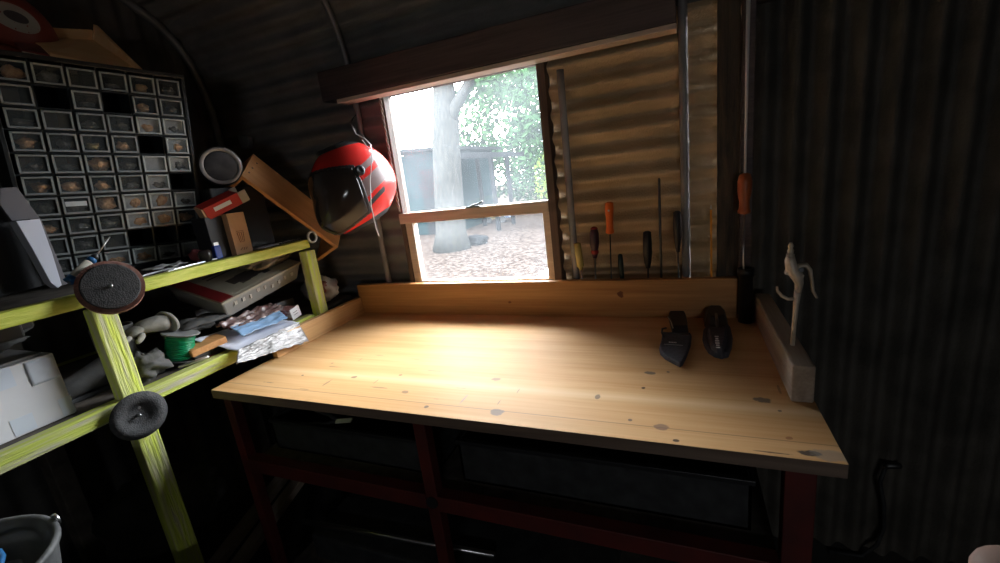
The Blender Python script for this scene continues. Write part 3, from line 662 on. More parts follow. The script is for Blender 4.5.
# oval sticker that follows the dome on the side facing the room
def dome(a, e, k=1.012): return Vector((.125*k*math.cos(e)*math.cos(a), .155*k*math.cos(e)*math.sin(a), .15*k*math.sin(e)-.075))
def oval(ra, re, k): 
    mb = MB(); rs = [[dome(R(14)+ra*q*math.cos(2*PI*j/28), R(32)+re*q*math.sin(2*PI*j/28), k) for j in range(28)] for q in (.02,.35,.7,1)]
    return mb.rings(rs, caps=False)
oval(.42,.26,1.012).build('sticker', m_cream, t, local=True)
oval(.20,.10,1.018).build('sticker_print', m_ink, t, local=True)

# ------------------------------------------------------------------ clutter on the upper shelf (top at z 1.28)
ZT = 1.2785
# binder and papers at the left
X1 = -1.455
def leaning(name, pxs, x, th, m, lab, cat, group=None):
    pts = [at(a, b2, 0, x) for a, b2 in pxs]
    mb = MB(); n_ = len(pts); hi = [p + Vector((-th,0,0)) for p in pts]
    mb.add(pts+hi, [list(range(n_)), [n_+i for i in reversed(range(n_))]] + [(i,(i+1)%n_,n_+(i+1)%n_,n_+i) for i in range(n_)])
    return mb.build(name, m, bev=.001, label=lab, cat=cat, group=group)
leaning('paper_stack', [(16,221),(40,219),(52,252),(62,285),(58,288),(51,283),(33,250)], -1.47, .035, m_paper, 'stack of bluish white papers leaning at the left end of the shelf', 'papers')
leaning('folder', [(0,188),(17,187),(42,221),(68,284),(60,286),(46,262),(30,219),(12,221),(0,205)], -1.51, .012, mat('grey_folder', (.11,.10,.11), .6), 'grey cardboard folder standing behind the white papers', 'folder')
leaning('storage_case', [(-30,215),(14,222),(50,284),(-30,305)], -1.53, .06, m_black, 'black case standing behind the papers at the far left', 'case')
# glue tube with long nozzle
a, b = at(68,282,0,-1.385), at(96,256,0,-1.385); c = at(110,237,0,-1.385)
L = (b-a).length; d = (b-a)/L
t = thing('glue_tube', 'blue and white tube with a long thin nozzle behind the flap disc', 'tube', tuple(a))
MB().lathe([(0,.006),(.002,.010),(L*.18,.0105),(L*.75,.0105)], a, b, 16).lathe([(0,.0105),(L*.12,.0105),(L*.14,.009)], a+d*L*.75, b, 16, mi=1).build('body', [m_cream, m_blue], t)
MB().lathe([(0,.0108),(L*.18,.0108)], a, b, 16).build('cap', m_blue, t)
MB().lathe([(0,.009),(.01,.008),(.014,.0035)], b-d*.01, b+d, 12).build('collar', m_black, t)
MB().lathe([(0,.002),((c-b).length,.0013)], b, c, 8).build('nozzle', m_steel, t)
# tools and paper scraps
def on_top(x, y, z=ZT): return at(x, y, 2, z)
def wrench(p0, p1, r, lab, grp):
    p0, p1 = Vector(p0), Vector(p1); L = (p1-p0).length; d = (p1-p0)/L; s = Vector((-d.y, d.x, 0))
    pts = []
    for u, w in ((0,.35),(.02,.9),(.07,1),(.11,.8),(.15,.42),(.85,.38),(.89,.8),(.93,.95),(.985,.8),(1,.3)): pts.append((u*L, w*r))
    poly = pts + [(u, -w) for u, w in reversed(pts)]
    MB().prism(poly, p0, d, s, (0,0,.005)).build('spanner', m_steel, bev=.001, label=lab, cat='spanner', group=grp)
wrench((-1.43,.72,ZT+.001), (-1.50,.93,ZT+.001), .010, 'long spanner on the shelf in front of the drawers', None)
wrench((-1.415,.80,ZT+.001), (-1.44,.98,ZT+.001), .008, 'short spanner nearest the lime rail by the black knob', None)
MB().sheet(lambda u, v: Vector((-1.53+.07*u, .80+.10*v, ZT+.004+.022*u*0+.012*noise.noise(Vector((u*3,v*4,1)))+.008)), 10, 12).build('paper_scrap', m_white, solid=.0008, label='crumpled white paper scrap below the bottom drawers', cat='paper')
MB().blob((-1.48,.945,ZT+.022), (.02,.022,.02), 8, .5, 5, seed=2).build('rag', mat('dull_red_cloth', (.16,.03,.035), .8), label='small dull red rag lying by the paper scrap', cat='rag')
p = at(204,251,0,-1.44)
t = thing('knob', 'round black knob with a bright highlight on the shelf', 'knob', (p.x,p.y,ZT))
MB().lathe([(0,.012),(.006,.016),(.018,.021),(.03,.021),(.039,.014),(.041,.003)], (p.x,p.y,ZT), (p.x,p.y,ZT+1), 20).build('cap', m_visor, t)
MB().lathe([(0,.013),(.004,.013)], (p.x,p.y,ZT-.0), (p.x,p.y,ZT+1), 16).build('base', m_dsteel, t)
p = at(216,248,0,-1.45)
t = thing('lighter', 'small bright blue lighter standing beside the cardboard box', 'lighter', (p.x,p.y,ZT))
MB().box(p.x-.008,p.x+.008,p.y-.012,p.y+.012,ZT,ZT+.045).build('body', mat('bright_blue_plastic', (.02,.08,.55), .25), t, bev=.003)
MB().box(p.x-.006,p.x+.006,p.y-.009,p.y+.009,ZT+.045,ZT+.056).build('cap', m_steel, t, bev=.001)
# kraft box, standing
a = at(236,249,0,-1.425); b2 = at(251,246,0,-1.425); top = at(228,213,0,-1.425)
t = thing('cardboard_box', 'small brown cardboard box standing on the upper shelf', 'box', (a.x-.03,(a.y+b2.y)/2,ZT))
y0, y1, h = a.y-.002, b2.y+.004, top.z-ZT-.003
mb = MB(); mb.box(-1.478,-1.425,y0,y1,ZT,ZT+h,1); mb.add([(-1.4245,y0,ZT),(-1.4245,y1,ZT),(-1.4245,y1,ZT+h),(-1.4245,y0,ZT+h)], [(0,1,2,3)], 0)
mb.build('carton', [m_kraft, m_kraft], t)
mb = MB(); cx = (y0+y1)/2
for q in (((-.012,.075),(-.008,.042)),((.012,.075),(.008,.042)),((-.008,.042),(.008,.042)),((-.012,.075),(.012,.075)),((-.004,.073),(-.003,.045)),((.004,.073),(.003,.045)),((-.014,.08),(.014,.08)),((-.014,.015),(-.004,.022)),((-.002,.014),(.004,.022)),((.006,.014),(.013,.021))):
    mb.bar((-1.424,cx+q[0][0],ZT+q[0][1]), (-1.424,cx+q[1][0],ZT+q[1][1]), .0012, .0014, (1,0,0))
mb.build('print', mat('brown_print', (.22,.07,.04), .7), t)
# red carton lying on top of it, tilted
rc = at(219,205,0,-1.46)
t = thing('carton', 'red and white carton resting tilted beside the brown box', 'box', tuple(rc), (R(20),R(12),R(-14)))
MB().box(-.03,.03,-.060,.062,-.021,.021).build('sleeve', m_redc, t, local=True, bev=.001)
MB().box(-.028,.028,-.066,-.060,-.019,.019).build('end_flap', m_kraft, t, local=True)
MB().box(-.030,-.026,.062,.085,-.02,.024).box(.026,.030,.062,.09,-.02,.02).box(-.028,.028,.062,.082,-.021,-.018).build('open_flap', m_cream, t, local=True)
MB().box(.0301,.0306,-.03,.03,-.004,.010).build('print', m_pink, t, local=True)
MB().box(-1.52,-1.45,rc.y-.07,rc.y+.03,ZT,rc.z-.036).build('dark_carton', m_black, bev=.002, label='dark carton on the shelf below the red and white one', cat='box')
# white pens / sockets near the post
for k, (ya, yb, xx) in enumerate(((1.13,1.22,-1.43),(1.12,1.21,-1.45))):
    rod('pen', (xx,ya,ZT+.006), (xx+.01,yb,ZT+.006), .0042, m_white if k == 0 else m_steel, ['white pen on the shelf right of the cardboard box','silver pen on the shelf behind the white one'][k], 'pen')
t = thing('chain', 'short bright chain lying at the right end of the shelf', 'chain', (-1.42,1.27,ZT))
mb = MB()
for k in range(9):
    c0 = Vector((-1.43+.004*math.sin(k), 1.235+.011*k, ZT+.004)); n2 = (Vector((0,0,1)) if k % 2 else Vector((1,0,.5)).normalized()); e1 = Vector((0,1,0)); e2 = n2.cross(e1)
    ring = [c0 + e1*.008*math.cos(a*PI/6) + e2*.0045*math.sin(a*PI/6) for a in range(13)]; mb.tube(ring, .0012, 6)
mb.build('links', m_steel, t)
ring = at(312,237,0,-1.37)
rs = []
for i in range(24):
    a = 2*PI*i/24; d = Vector((.25*math.cos(a)*0, math.cos(a), math.sin(a))); rs.append([ring + d*(.021+.0045*math.cos(2*PI*j/8)) + Vector((1,0,0))*.006*math.sin(2*PI*j/8) for j in range(8)])
MB().rings(rs, wrap=True).build('metal_ring', m_steel, label='steel ring hanging on the top of the right shelf post', cat='ring')

# round black lamp/can with pale rim, lying with its end to the room
c = at(221,166,0,-1.47); d = (Vector((.0,-.1,1.52)) - c).normalized(); d = Vector((.80,-.56,-.02)).normalized()
t = thing('canister', 'black cylindrical canister with a pale ring on its round end', 'canister', tuple(c))
MB().lathe([(-.13,.045),(-.125,.062),(-.03,.068),(-.004,.066),(0,.062)], c, c+d, 32).build('body', m_hblk, t)
MB().lathe([(0,.062),(.004,.0625),(.006,.058),(.004,.052),(0,.050),(-.002,.053)], c, c+d, 40, caps=False).build('rim', mat('pale_metal_rim', (.45,.42,.43), .35, .3), t)
MB().lathe([(0,.0),(.001,.020),(.002,.047),(.0,.050)], c+d*.002, c+d, 32, caps=False).build('end_face', noisy('dusty_dark_face', (.06,.062,.075), (.10,.10,.115), 30, rough=.5), t)
MB().box(c.x-.13,c.x-.02,c.y-.05,c.y+.16,ZT,c.z-.071).build('toolbox', m_black, bev=.004, label='dark box carrying the round canister on the upper shelf', cat='box')
p = at(241,135,1,1.600)
MB().prism([(0,0),(.075,-.018),(.06,-.075),(.008,-.06)], p, (1,0,0), (0,0,1), (0,-.025,0)).build('bracket', mat('grey_bracket', (.20,.20,.21), .6), bev=.003, label='small grey metal bracket fixed on the wall above the wooden box', cat='bracket')

# open pine box leaning behind the right post
k = 1.42
O = CAM + (Vector((-1.01579,.8121,1.51806))-CAM)*k
ex = Vector((.261,.623,-.738)); ey = Vector((-.38,.769,.514)); ez = Vector((.887,.146,.437))
ex.normalize(); ey = (ey-ex*ex.dot(ey)).normalized(); ez = ex.cross(ey)
BM = Matrix((ex, ey, ez)).transposed().to_4x4(); BM.translation = O
t = thing('wooden_box', 'open pine box of nailed boards leaning beside the red helmet', 'box', tuple(O)); 
WM[t.name] = BM; t.matrix_world = BM
Lb, Db, Hb, th = .3069*k, .1116*k, .085*k, .013
MB().box(0,Lb,0,Db,-th,0).build('top_board', m_box, t, local=True, bev=.001)
MB().box(Lb-th,Lb,0,Db,-Hb,-th).build('end_board', m_box, t, local=True, bev=.001)
MB().box(0,th,0,Db,-Hb,-th).build('end_board', m_box, t, local=True, bev=.001)
MB().box(th,Lb-th,Db-th,Db,-Hb,-th).build('back_board', m_box, t, local=True, bev=.001)
mb = MB()
for x, y in ((.012,.03),(.014,.055),(.018,.085)): mb.lathe([(0,.0),(0,.0035),(.0006,.0035),(.0006,0)], (x*k,y*k,.0), (x*k,y*k,1), 10, caps=False)
mb.lathe([(0,.0),(0,.006),(.0004,.006),(.0004,0)], (Lb-.035,.09,.0), (Lb-.035,.09,1), 12, caps=False)
mb.build('nail_hole', m_ink, t, local=True)

# ------------------------------------------------------------------ lower shelf (top at z .98)
ZL = .981
# white cardboard box, left
t = thing('white_box', 'large white cardboard box with pale tape on the lower shelf', 'box', (-1.60,.3,ZL))
MB().box(-1.80,-1.448,.08,.515,ZL,1.148).build('carton', m_white, t, bev=.003)
for q_ in ((.40,.435,1.10,1.149),(.40,.44,ZL+.005,ZL+.045),(.49,.5155,ZL+.003,ZL+.05)): MB().box(-1.4478,-1.4472,*q_).build('tape', m_tape, t)
MB().sheet(lambda u, v: Vector((-1.4468+.002*noise.noise(Vector((u*6,v*6,2))), .458+.055*u, 1.085+.06*v)), 8, 8).build('tape', m_tape, t, solid=.0004)
MB().box(-1.79,-1.46,.12,.50,1.149,1.156).build('flap', noisy('dusty_card', (.16,.15,.15), (.24,.23,.23), 8, rough=.8), t, bev=.001)
# crumpled cloths on the box
def heap(name, c, r, m, seed, lab, cat, amp=.35, grp=None, M=None):
    MB().blob(c, r, 18, amp, 7, seed=seed, M=M).build(name, m, label=lab, cat=cat, group=grp)
heap('rag', (-1.63,.44,1.185), (.10,.085,.030), m_dcloth, 21, 'dark grey rag heaped on top of the white box', 'rag', .6)
heap('rag', (-1.56,.30,1.178), (.07,.06,.02), mat('grey_rag', (.17,.165,.17), .9), 22, 'paler grey rag at the left end of the white box', 'rag', .6)
# dark leather boot
t = thing('boot', 'dark worn leather boot beside the lime front post', 'boot', (-1.53,.56,ZL))
rs = []
for (x, z, rx, rz) in ((-.0,.0,.0,.0),):
    pass
mb = MB()
bc = Vector((-1.56,.60,ZL))
for i, (dy, hz, w) in enumerate(((-.075,.02,.012),(-.07,.045,.03),(-.04,.06,.042),(0,.068,.044),(.04,.085,.04),(.08,.10,.038),(.12,.10,.037),(.14,.085,.03))):
    rs.append([bc + Vector((math.cos(2*PI*j/16)*w, dy, .004+hz/2+math.sin(2*PI*j/16)*hz/2)) for j in range(16)])
mb.rings(rs); mb.build('upper', m_dcloth, t, sub=1)
MB().tube([bc+Vector((0,.09,.08)), bc+Vector((0,.092,.12)), bc+Vector((0,.095,.165))], [.040,.044,.048], 16, caps=False).build('shaft', m_dcloth, t, solid=.005)
MB().prism([(-.035,-.075),(.035,-.075),(.042,0),(.036,.14),(-.036,.14),(-.042,0)], bc, (1,0,0), (0,1,0), (0,0,.012)).build('sole', m_rub, t, bev=.003)
# work glove: cuff opening toward the post
t = thing('work_glove', 'grey leather work glove with its cuff toward the green spool', 'glove', (-1.50,.76,1.08))
q = [at(134,331,0,-1.50), at(143,327,0,-1.50), at(155,324,0,-1.50), at(167,322,0,-1.50)]
MB().tube([q[0],q[1],q[2],q[3]], [.026,.032,.040,.050], 18, flat=.62).build('cuff', m_cloth, t, sub=1)
rs = [[q[3] + (v - q[3]) for v in []]]
MB().tube([q[3]-Vector((0,.004,0)), q[3]+Vector((0,.004,.001))], [.053,.054], 18, flat=.66).build('hem', mat('pale_leather_hem', (.36,.34,.31), .9), t, bev=.001)
mb = MB(); pm = q[0]
mb.tube([q[1], q[0], pm+Vector((.0,-.03,-.012))], [.028,.032,.026], 14, flat=.5); mb.build('palm', m_cloth, t, sub=1)
for kx in range(4):
    s0 = pm + Vector((.025-.017*kx, -.02, -.008)); MB().tube([s0, s0+Vector((.004,-.03,-.008)), s0+Vector((.004,-.05-.005*(kx in (1,2)),-.025))], [.010,.0095,.007], 8).build('finger', m_cloth, t, sub=1)
MB().tube([pm+Vector((.02,.01,-.01)), pm+Vector((.035,-.005,-.02)), pm+Vector((.04,-.025,-.03))], [.011,.010,.007], 8).build('thumb', m_cloth, t, sub=1)
heap('glove', (-1.52,.90,1.075), (.05,.085,.02), m_dcloth, 31, 'flattened dark glove lying right of the leather cuff', 'glove', .5)
heap('rag', (-1.47,.70,1.02), (.045,.055,.04), m_dcloth, 33, 'dark crumpled cloth behind the lime front post', 'rag', .6)
# green wire spool
sc = Vector((-1.475,.795,ZL))
t = thing('wire_spool', 'dark spool of bright green garden wire on the lower shelf', 'spool', tuple(sc))
ax = Vector((.15,.25,1)).normalized(); s0 = sc + Vector((0,0,.014))
MB().lathe([(0,.046),(.004,.048),(.006,.046)], s0, s0+ax, 28).build('bottom_flange', m_black, t)
MB().lathe([(0,.02),(.085,.02)], s0, s0+ax, 18).build('core', m_black, t)
MB().lathe([(0,.050),(.003,.052),(.005,.050)], s0+ax*.085, s0+ax*2, 28).build('top_flange', noisy('dusty_flange', (.16,.16,.16), (.22,.22,.21), 20, rough=.6), t)
u = ax.orthogonal().normalized(); v = ax.cross(u); pts = []
for i in range(24*14+1):
    a = 2*PI*i/24; rr = .036+.003*noise.noise(Vector((i*.07,0,0)))+.001*(i//24 % 2); pts.append(s0 + ax*(.009+.073*i/(24*14)+.004*math.sin(a*1.0+i*.011)) + (u*math.cos(a)+v*math.sin(a))*rr)
MB().tube(pts, .0032, 6).build('wire_coil', m_green, t)
# wood block, red bit, little bits
c = at(205,345,0,-1.44)
MB().box(-.03,.03,-.055,.055,-.011,.011,M=Matrix.Translation(c)@Euler((R(4),R(6),R(-8))).to_matrix().to_4x4()).build('wood_block', m_box, bev=.002, label='short orange wood block lying right of the green wire', cat='block')
MB().box(-1.50,-1.425,c.y-.05,c.y+.05,ZL,c.z-.019).build('dark_carton', m_black, bev=.002, label='flat dark box under the orange wood block', cat='box')
c = at(213,357,0,-1.425)
MB().prism([(0,0),(.05,.012),(.055,.022),(.02,.018),(0,.008)], c-Vector((0,.03,.005)), (0,1,0), (0,0,1), (-.015,0,0)).build('red_clip', m_redh, bev=.002, label='small red plastic clip at the edge of the lower shelf', cat='clip')
c = at(191,364,0,-1.415)
rod('hex_key', (-1.43,c.y-.03,ZL+.008), (-1.40,c.y+.05,ZL+.010), .005, m_steel, 'short bright metal key at the lower rail edge', 'key')
# plastic case with cream printed lid
Pc = Vector((-1.45,.963,1.131)); e1 = Vector((0,.361,.058)); e2 = Vector((-.27,0,.07)); nn = e1.cross(e2).normalized()
if nn.z < 0: nn = -nn
hh = .074
t = thing('plastic_case', 'flat cloudy plastic case with a cream and red printed lid', 'case', tuple(Pc-nn*hh))
sh = .014
def q4(a0, a1, b0, b1, z0, z1, mi=0, mb=None):
    pp = [Pc + e1*a + e2*b_ + nn*z for z in (z0, z1) for a, b_ in ((a0,b0),(a1,b0),(a1,b1),(a0,b1))]
    return mb.hexa(pp, mi)
mb = MB(); lo = [Pc + e1*a + e2*b_ - nn*hh for a, b_ in ((.04,.05),(.96,.05),(.96,.95),(.04,.95))]; hi = [Pc + e1*a + e2*b_ - nn*.008 for a, b_ in ((0,0),(1,0),(1,1),(0,1))]
mb.hexa(lo+hi).build('tray', m_clearp, t, bev=.006)
q4(-.01,1.01,-.01,1.01,-.008,0,0,MB()).build('lid', noisy('lid_card', (.30,.26,.20), (.40,.36,.28), 6, rough=.5), t, bev=.002)
q4(.03,.98,.04,.97,.0002,.0012,0,MB()).build('printed_sheet', m_cream, t)
q4(.0,.13,.01,.99,.0012,.002,0,MB()).build('red_band', m_dred, t)
mb = MB()
for a0, a1, b0, b1 in ((.30,.42,.25,.42),(.42,.56,.2,.44),(.56,.72,.22,.40),(.72,.82,.26,.36),(.36,.46,.18,.25),(.62,.7,.16,.24)): q4(a0,a1,b0,b1,.0012,.0018,0,mb)
for b0 in (.62,.70,.78): q4(.22,.75-(b0-.62),b0,b0+.022,.0012,.0018,0,mb)
mb.build('print', m_ink, t)
mb = MB()
rr = random.Random(3)
m_pale = mat('pale_parts', (.42,.38,.33), .5)
for k_ in range(9):
    a0 = .12+.09*k_; z_ = -.03-.015*rr.random(); w_ = .02+.02*rr.random()
    pp = [Pc + e1*(a0+da) + e2*(.032+.0*db) + nn*(z_+dz) - e2*.018 for dz in (0,.012) for da, db in ((0,0),(w_,0),(w_,1),(0,1))]
    pp = [Pc + e1*(a0+da) - e2*(.0-.015*dx) + nn*(z_+dz) for dz in (0,.014) for da, dx in ((0,0),(w_,0),(w_,1),(0,1))]
    MB().hexa(pp).build('contents', m_pale, t)
# stuff under the case supporting it
MB().box(-1.72,-1.47,1.0,1.27,ZL,1.055).build('dark_tin', m_black, bev=.005, label='dark flat tin under the plastic case', cat='tin')
MB().box(-1.72,-1.62,.97,1.25,1.056,1.098).build('dark_carton', m_black, bev=.003, label='narrow dark carton wedged under the back of the case', cat='box')
heap('plastic_bag', at(262,255,0,-1.50)+Vector((0,.02,-.015)), (.05,.11,.035), noisy('brownish_film', (.12,.09,.06), (.24,.19,.13), 12, rough=.35), 41, 'brownish plastic bag squeezed between case and upper shelf', 'bag', .5)
# foil and plastic packets spilling over the bench end
def packet(name, c4, m, lab, cat, amp, nz=20, th=.001, seed=0, fr=6):
    A, B, C_, D_ = c4
    def fn(u, v):
        p = (A*(1-u)+B*u)*(1-v) + (D_*(1-u)+C_*u)*v
        return p + Vector((0,0,1))*amp*(noise.noise(Vector((u*fr, v*fr, seed))) + .5*noise.noise(Vector((u*fr*2.6, v*fr*2.6, seed))))
    return MB().sheet(fn, nz, nz).build(name, m, solid=th, label=lab, cat=cat)
packet('paper_sheet', [at(192,340,0,-1.47), at(240,352,0,-1.352), at(300,322,0,-1.352), at(262,318,0,-1.50)], m_paper, 'bluish white sheet lying over the end of the lower shelf', 'paper', .004, seed=3)
packet('foil_packet', [at(238,350,0,-1.347), at(236,364.5,0,-1.315), at(309,341,0,-1.315), at(298,322,0,-1.347)], m_foil, 'crinkled silver foil packet hanging over the bench corner', 'packet', .006, 40, seed=5, fr=11)
packet('blue_packet', [at(230,327,0,-1.42), at(242,336,0,-1.37), at(288,318,0,-1.37), at(280,311,0,-1.43)], m_bluef, 'pale blue plastic packet lying on the white sheet', 'packet', .007, 22, seed=8, fr=5)
packet('clear_bag', [at(215,325,0,-1.45), at(235,330,0,-1.41), at(285,308,0,-1.42), at(270,303,0,-1.47)], noisy('dark_film', (.10,.03,.03), (.25,.18,.17), 8, rough=.25), 'clear bag of dark reddish parts below the plastic case', 'bag', .016, 22, seed=9)
c = at(296,313,0,-1.395)
t = thing('small_box', 'small white labelled box beside the right lime post', 'box', tuple(c), (R(9),0,R(4)))
MB().box(-.10,-.004,-.022,.022,-.017,.022).build('carton', noisy('patterned_sleeve', (.30,.12,.12), (.55,.5,.5), 30, rough=.5, lo=.45, hi=.55), t, local=True, bev=.001)
MB().box(-.004,0,-.024,.024,-.019,.024).build('end_flap', m_white, t, local=True)
MB().box(0,.0006,-.012,.010,-.004,-.002).box(0,.0006,-.012,.010,.006,.008).build('print', m_ink, t, local=True)
# bag in the corner behind the right post
t = thing('sandpaper_bag', 'pale plastic bag with a brown red patch behind the right lime post', 'bag', (-1.45,1.44,.98))
bc = Vector((-1.485,1.43,1.042))
MB().blob(bc, (.085,.065,.064), 20, .25, 6, seed=51).build('bag', noisy('milky_film', (.36,.34,.34), (.50,.48,.48), 8, rough=.35), t)
MB().blob(bc+Vector((.040,-.034,.018)), (.034,.034,.032), 12, .2, 5, seed=52).build('patch', mat('brown_red_paper', (.25,.09,.07), .7), t)
# grey organiser boxes hanging under the upper shelf, far left
for k_, (ya, yb, xx, mm) in enumerate(((.345,.40,-1.52,m_dcloth),(.425,.50,-1.50,mat('grey_plastic', (.075,.073,.072), .4)),(.50,.54,-1.55,m_dcloth))):
    MB().box(xx-.12,xx,ya,yb,1.185+.01*k_,1.243).build('hanging_bin', mm, bev=.006, label=['dark bin under the upper shelf at the far left','grey plastic bin under the upper shelf above the white box','narrow dark bin nearest the lime front post'][k_], cat='bin')

# ------------------------------------------------------------------ bucket at the lower left
bc = Vector((-1.20,.150,.575))
t = thing('bucket', 'scuffed dark grey bucket standing at the lower left', 'bucket', (bc.x,bc.y,.575))
ca = Vector((.02,.03,1)).normalized()
Hk, R0, R1 = .30, .125, .165
MB().lathe([(0,.0),(0,R0),(Hk,R1),(Hk+.004,R1+.006),(Hk+.012,R1+.006),(Hk+.014,R1),(Hk+.01,R1-.006),(.006,R0-.006),(.006,0)], bc, bc+ca, 40, caps=False).build('shell', m_bucket, t)
lug = bc + ca*(Hk+.006) + Vector((.02,R1+.002,0))
MB().lathe([(0,.012),(.006,.012)], lug, lug+Vector((0,1,0)), 12).build('handle_lug', m_steel, t)
MB().box(bc.x-.2,bc.x+.2,bc.y-.22,bc.y+.21,0,.574).build('stool', m_shelfb, bev=.01, label='low dark wooden block carrying the grey bucket', cat='stool')
t = thing('rope_coil', 'blue and grey cord coiled inside the bucket', 'cord', tuple(bc+ca*.2))
for k_, (mm, rr_, z_) in enumerate(((m_blue,.085,.27),(m_dcloth,.10,.25),(mat('grey_cord', (.3,.3,.3), .7),.075,.24))):
    MB().tube([bc+ca*z_+Vector((rr_*math.cos(a*PI/10), rr_*1.1*math.sin(a*PI/10), .03*math.sin(a*PI/10+k_*1.3))) for a in range(21)], .005, 8).build('loop', mm, t)
# dim lumber and hose below the shelf
for k_, (a, b) in enumerate((((-1.50,.30,.03),(-1.48,1.22,.36)),((-1.58,.3,.05),(-1.58,1.2,.345)),)):
    MB().bar(a, b, .05, .03).build('timber_offcut', m_grey, bev=.003, label=['dark timber offcut lying below the lime shelves','second timber offcut lower behind the first one'][k_], cat='timber')
    for e_ in (0,1):
        pass
heap('sack', (-1.62,.70,.50), (.12,.16,.13), m_dcloth, 61, 'dark cloth sack below the lower lime shelf', 'sack', .3)

# hose hooked at the right of the bench
t = thing('hose', 'thin black hose hanging on the dark sheet wall right of the bench', 'hose', (.62,1.57,.3))
_h = [at(x, y, 1, 1.57) for x, y in ((886,466),(880,482),(884,505),(884,528),(877,545),(862,556))]
MB().tube(_h + [Vector((_h[-1].x-.1, 1.56, .006))], .006, 10).build('tube', m_rub, t)
MB().lathe([(0,.007),(.01,.010),(.04,.010),(.045,.006)], _h[0]+Vector((-.005,0,0)), _h[0]+Vector((.05,.0,.01)), 12).build('coupling', m_dsteel, t)

# ------------------------------------------------------------------ helmet
hc = at(356,186,1,1.40)
fwd = Vector((-.50,-.84,-.20)).normalized(); upv = Vector((-.10,.10,1)); lf = upv.cross(fwd).normalized(); upv = fwd.cross(lf)
HM = Matrix((fwd, lf, upv)).transposed().to_4x4(); HM.translation = hc; HM = HM @ Matrix.Diagonal((1.08,1.1,1.16,1))
t = thing('helmet', 'glossy red full-face helmet with dark visor hanging left of window', 'helmet', tuple(hc))
t.matrix_world = HM; WM[t.name] = HM
def hshape(az, el, k=1.0):
    x = math.cos(el)*math.cos(az); y = math.cos(el)*math.sin(az); z = math.sin(el)
    rx, ry, rz = (.150 if x > 0 else .145), .122, .140
    p = Vector((x*rx, y*ry, z*rz))
    if z < 0:                                                   # the chin pushes forward and down
        c_ = max(0, x)**1.2*min(1, -z*2.2)
        p.x += .035*c_; p.z -= .03*max(0, x)*min(1, -z*1.5); p.y *= 1-.10*(-z)
        if x < 0: p.z *= 1-.25*(-x)
    return p*k
NA, NE = 64, 40; el0, el1 = R(-62), R(89)
def shellsheet(a0, a1, e0, e1, k, na, ne, keep=None, mfun=None, mats=None):
    mb = MB()
    vs = [hshape(a0+(a1-a0)*i/na, e0+(e1-e0)*j/ne, k) for j in range(ne+1) for i in range(na+1)]
    for j in range(ne):
        for i in range(na):
            a = a0+(a1-a0)*(i+.5)/na; e = e0+(e1-e0)*(j+.5)/ne
            if keep and not keep(a, e): continue
            mb.f.append([j*(na+1)+i, j*(na+1)+i+1, (j+1)*(na+1)+i+1, (j+1)*(na+1)+i]); mb.m.append(mfun(a, e) if mfun else 0); mb.s.append(True)
    mb.v = vs
    return mb
def hm(a, e):
    ad, ed = math.degrees(a), math.degrees(e)
    if ed > 58: return 1
    aa = abs(ad)
    # swept grey panels and black flashes along each side
    s_ = ed - (aa-100)*.35
    if 66 < aa < 128 and -14 < s_ < 6: return 2
    if 84 < aa < 140 and 14 < s_ < 22: return 2
    if 74 < aa < 112 and -27 < s_ < -20: return 1
    if ed < -52: return 1
    return 0
mb = shellsheet(-PI, PI, el0, el1, 1, 240, 150, mfun=hm); mb.build('shell', [m_helm, m_hblk, m_helmg], t, local=True, solid=.005)
shellsheet(-PI, PI, el0, R(60), .90, 40, 20).build('lining', m_hblk, t, local=True)
# visor with a pointed rear tab
def vk(a, e):
    ad, ed = abs(math.degrees(a)), math.degrees(e)
    top = 30 - .0018*ad*ad; bot = -44 + .012*max(0, ad-20)**1.55
    return bot < ed < top and ad < 78
mb = shellsheet(R(-80), R(80), R(-46), R(32), 1.045, 100, 60, keep=vk); mb.build('visor', m_visor, t, local=True, solid=.003)
def vk2(a, e):
    ad, ed = abs(math.degrees(a)), math.degrees(e)
    top = 30 - .0018*ad*ad; bot = -44 + .012*max(0, ad-20)**1.55
    return (bot-3.5 < ed < top+3.5 and ad < 82) and not (bot < ed < top and ad < 78)
shellsheet(R(-84), R(84), R(-50), R(36), 1.03, 120, 80, keep=vk2).build('visor_seal', m_hblk, t, local=True, solid=.003)
for s_ in (-1, 1):
    p = hshape(s_*R(86), R(12), 1.02); q = hshape(s_*R(86), R(12), 1.12)
    MB().lathe([(0,.016),(.008,.016),(.010,.012),(.010,.006),(.007,.005)], p, q, 18).build('pivot_bolt', m_hblk, t, local=True)
# top vent
mb = MB().prism([(-.05,-.02),(.05,-.014),(.05,.014),(-.05,.02)], (.03,0,.124), (1,0,-.1), (0,1,0), (0,0,.016)); mb.build('vent', m_hblk, t, local=True, bev=.004)
# cord that hangs the helmet
t2 = thing('cord', 'white cord looped over the front of the red helmet', 'cord', tuple(at(357,130,1,1.50)))
cy = 1.29
MB().tube([at(352,125,1,1.50), at(356,134,1,1.42), at(364,138,1,1.36), at(371,145,1,1.32), at(369,149,1,cy), at(362,140,1,1.34)], .0022, 8).tube([at(371,146,1,1.32), at(372,160,1,cy), at(370,180,1,cy-.01), at(371,205,1,cy), at(376,228,1,1.32), at(379,236,1,1.35)], .0018, 8).build('strand', m_string, t2)
MB().tube([at(351,123,1,1.50), at(353,118,1,1.54), at(356,115,1,1.57)], .003, 8).build('hook', m_dsteel, t2)

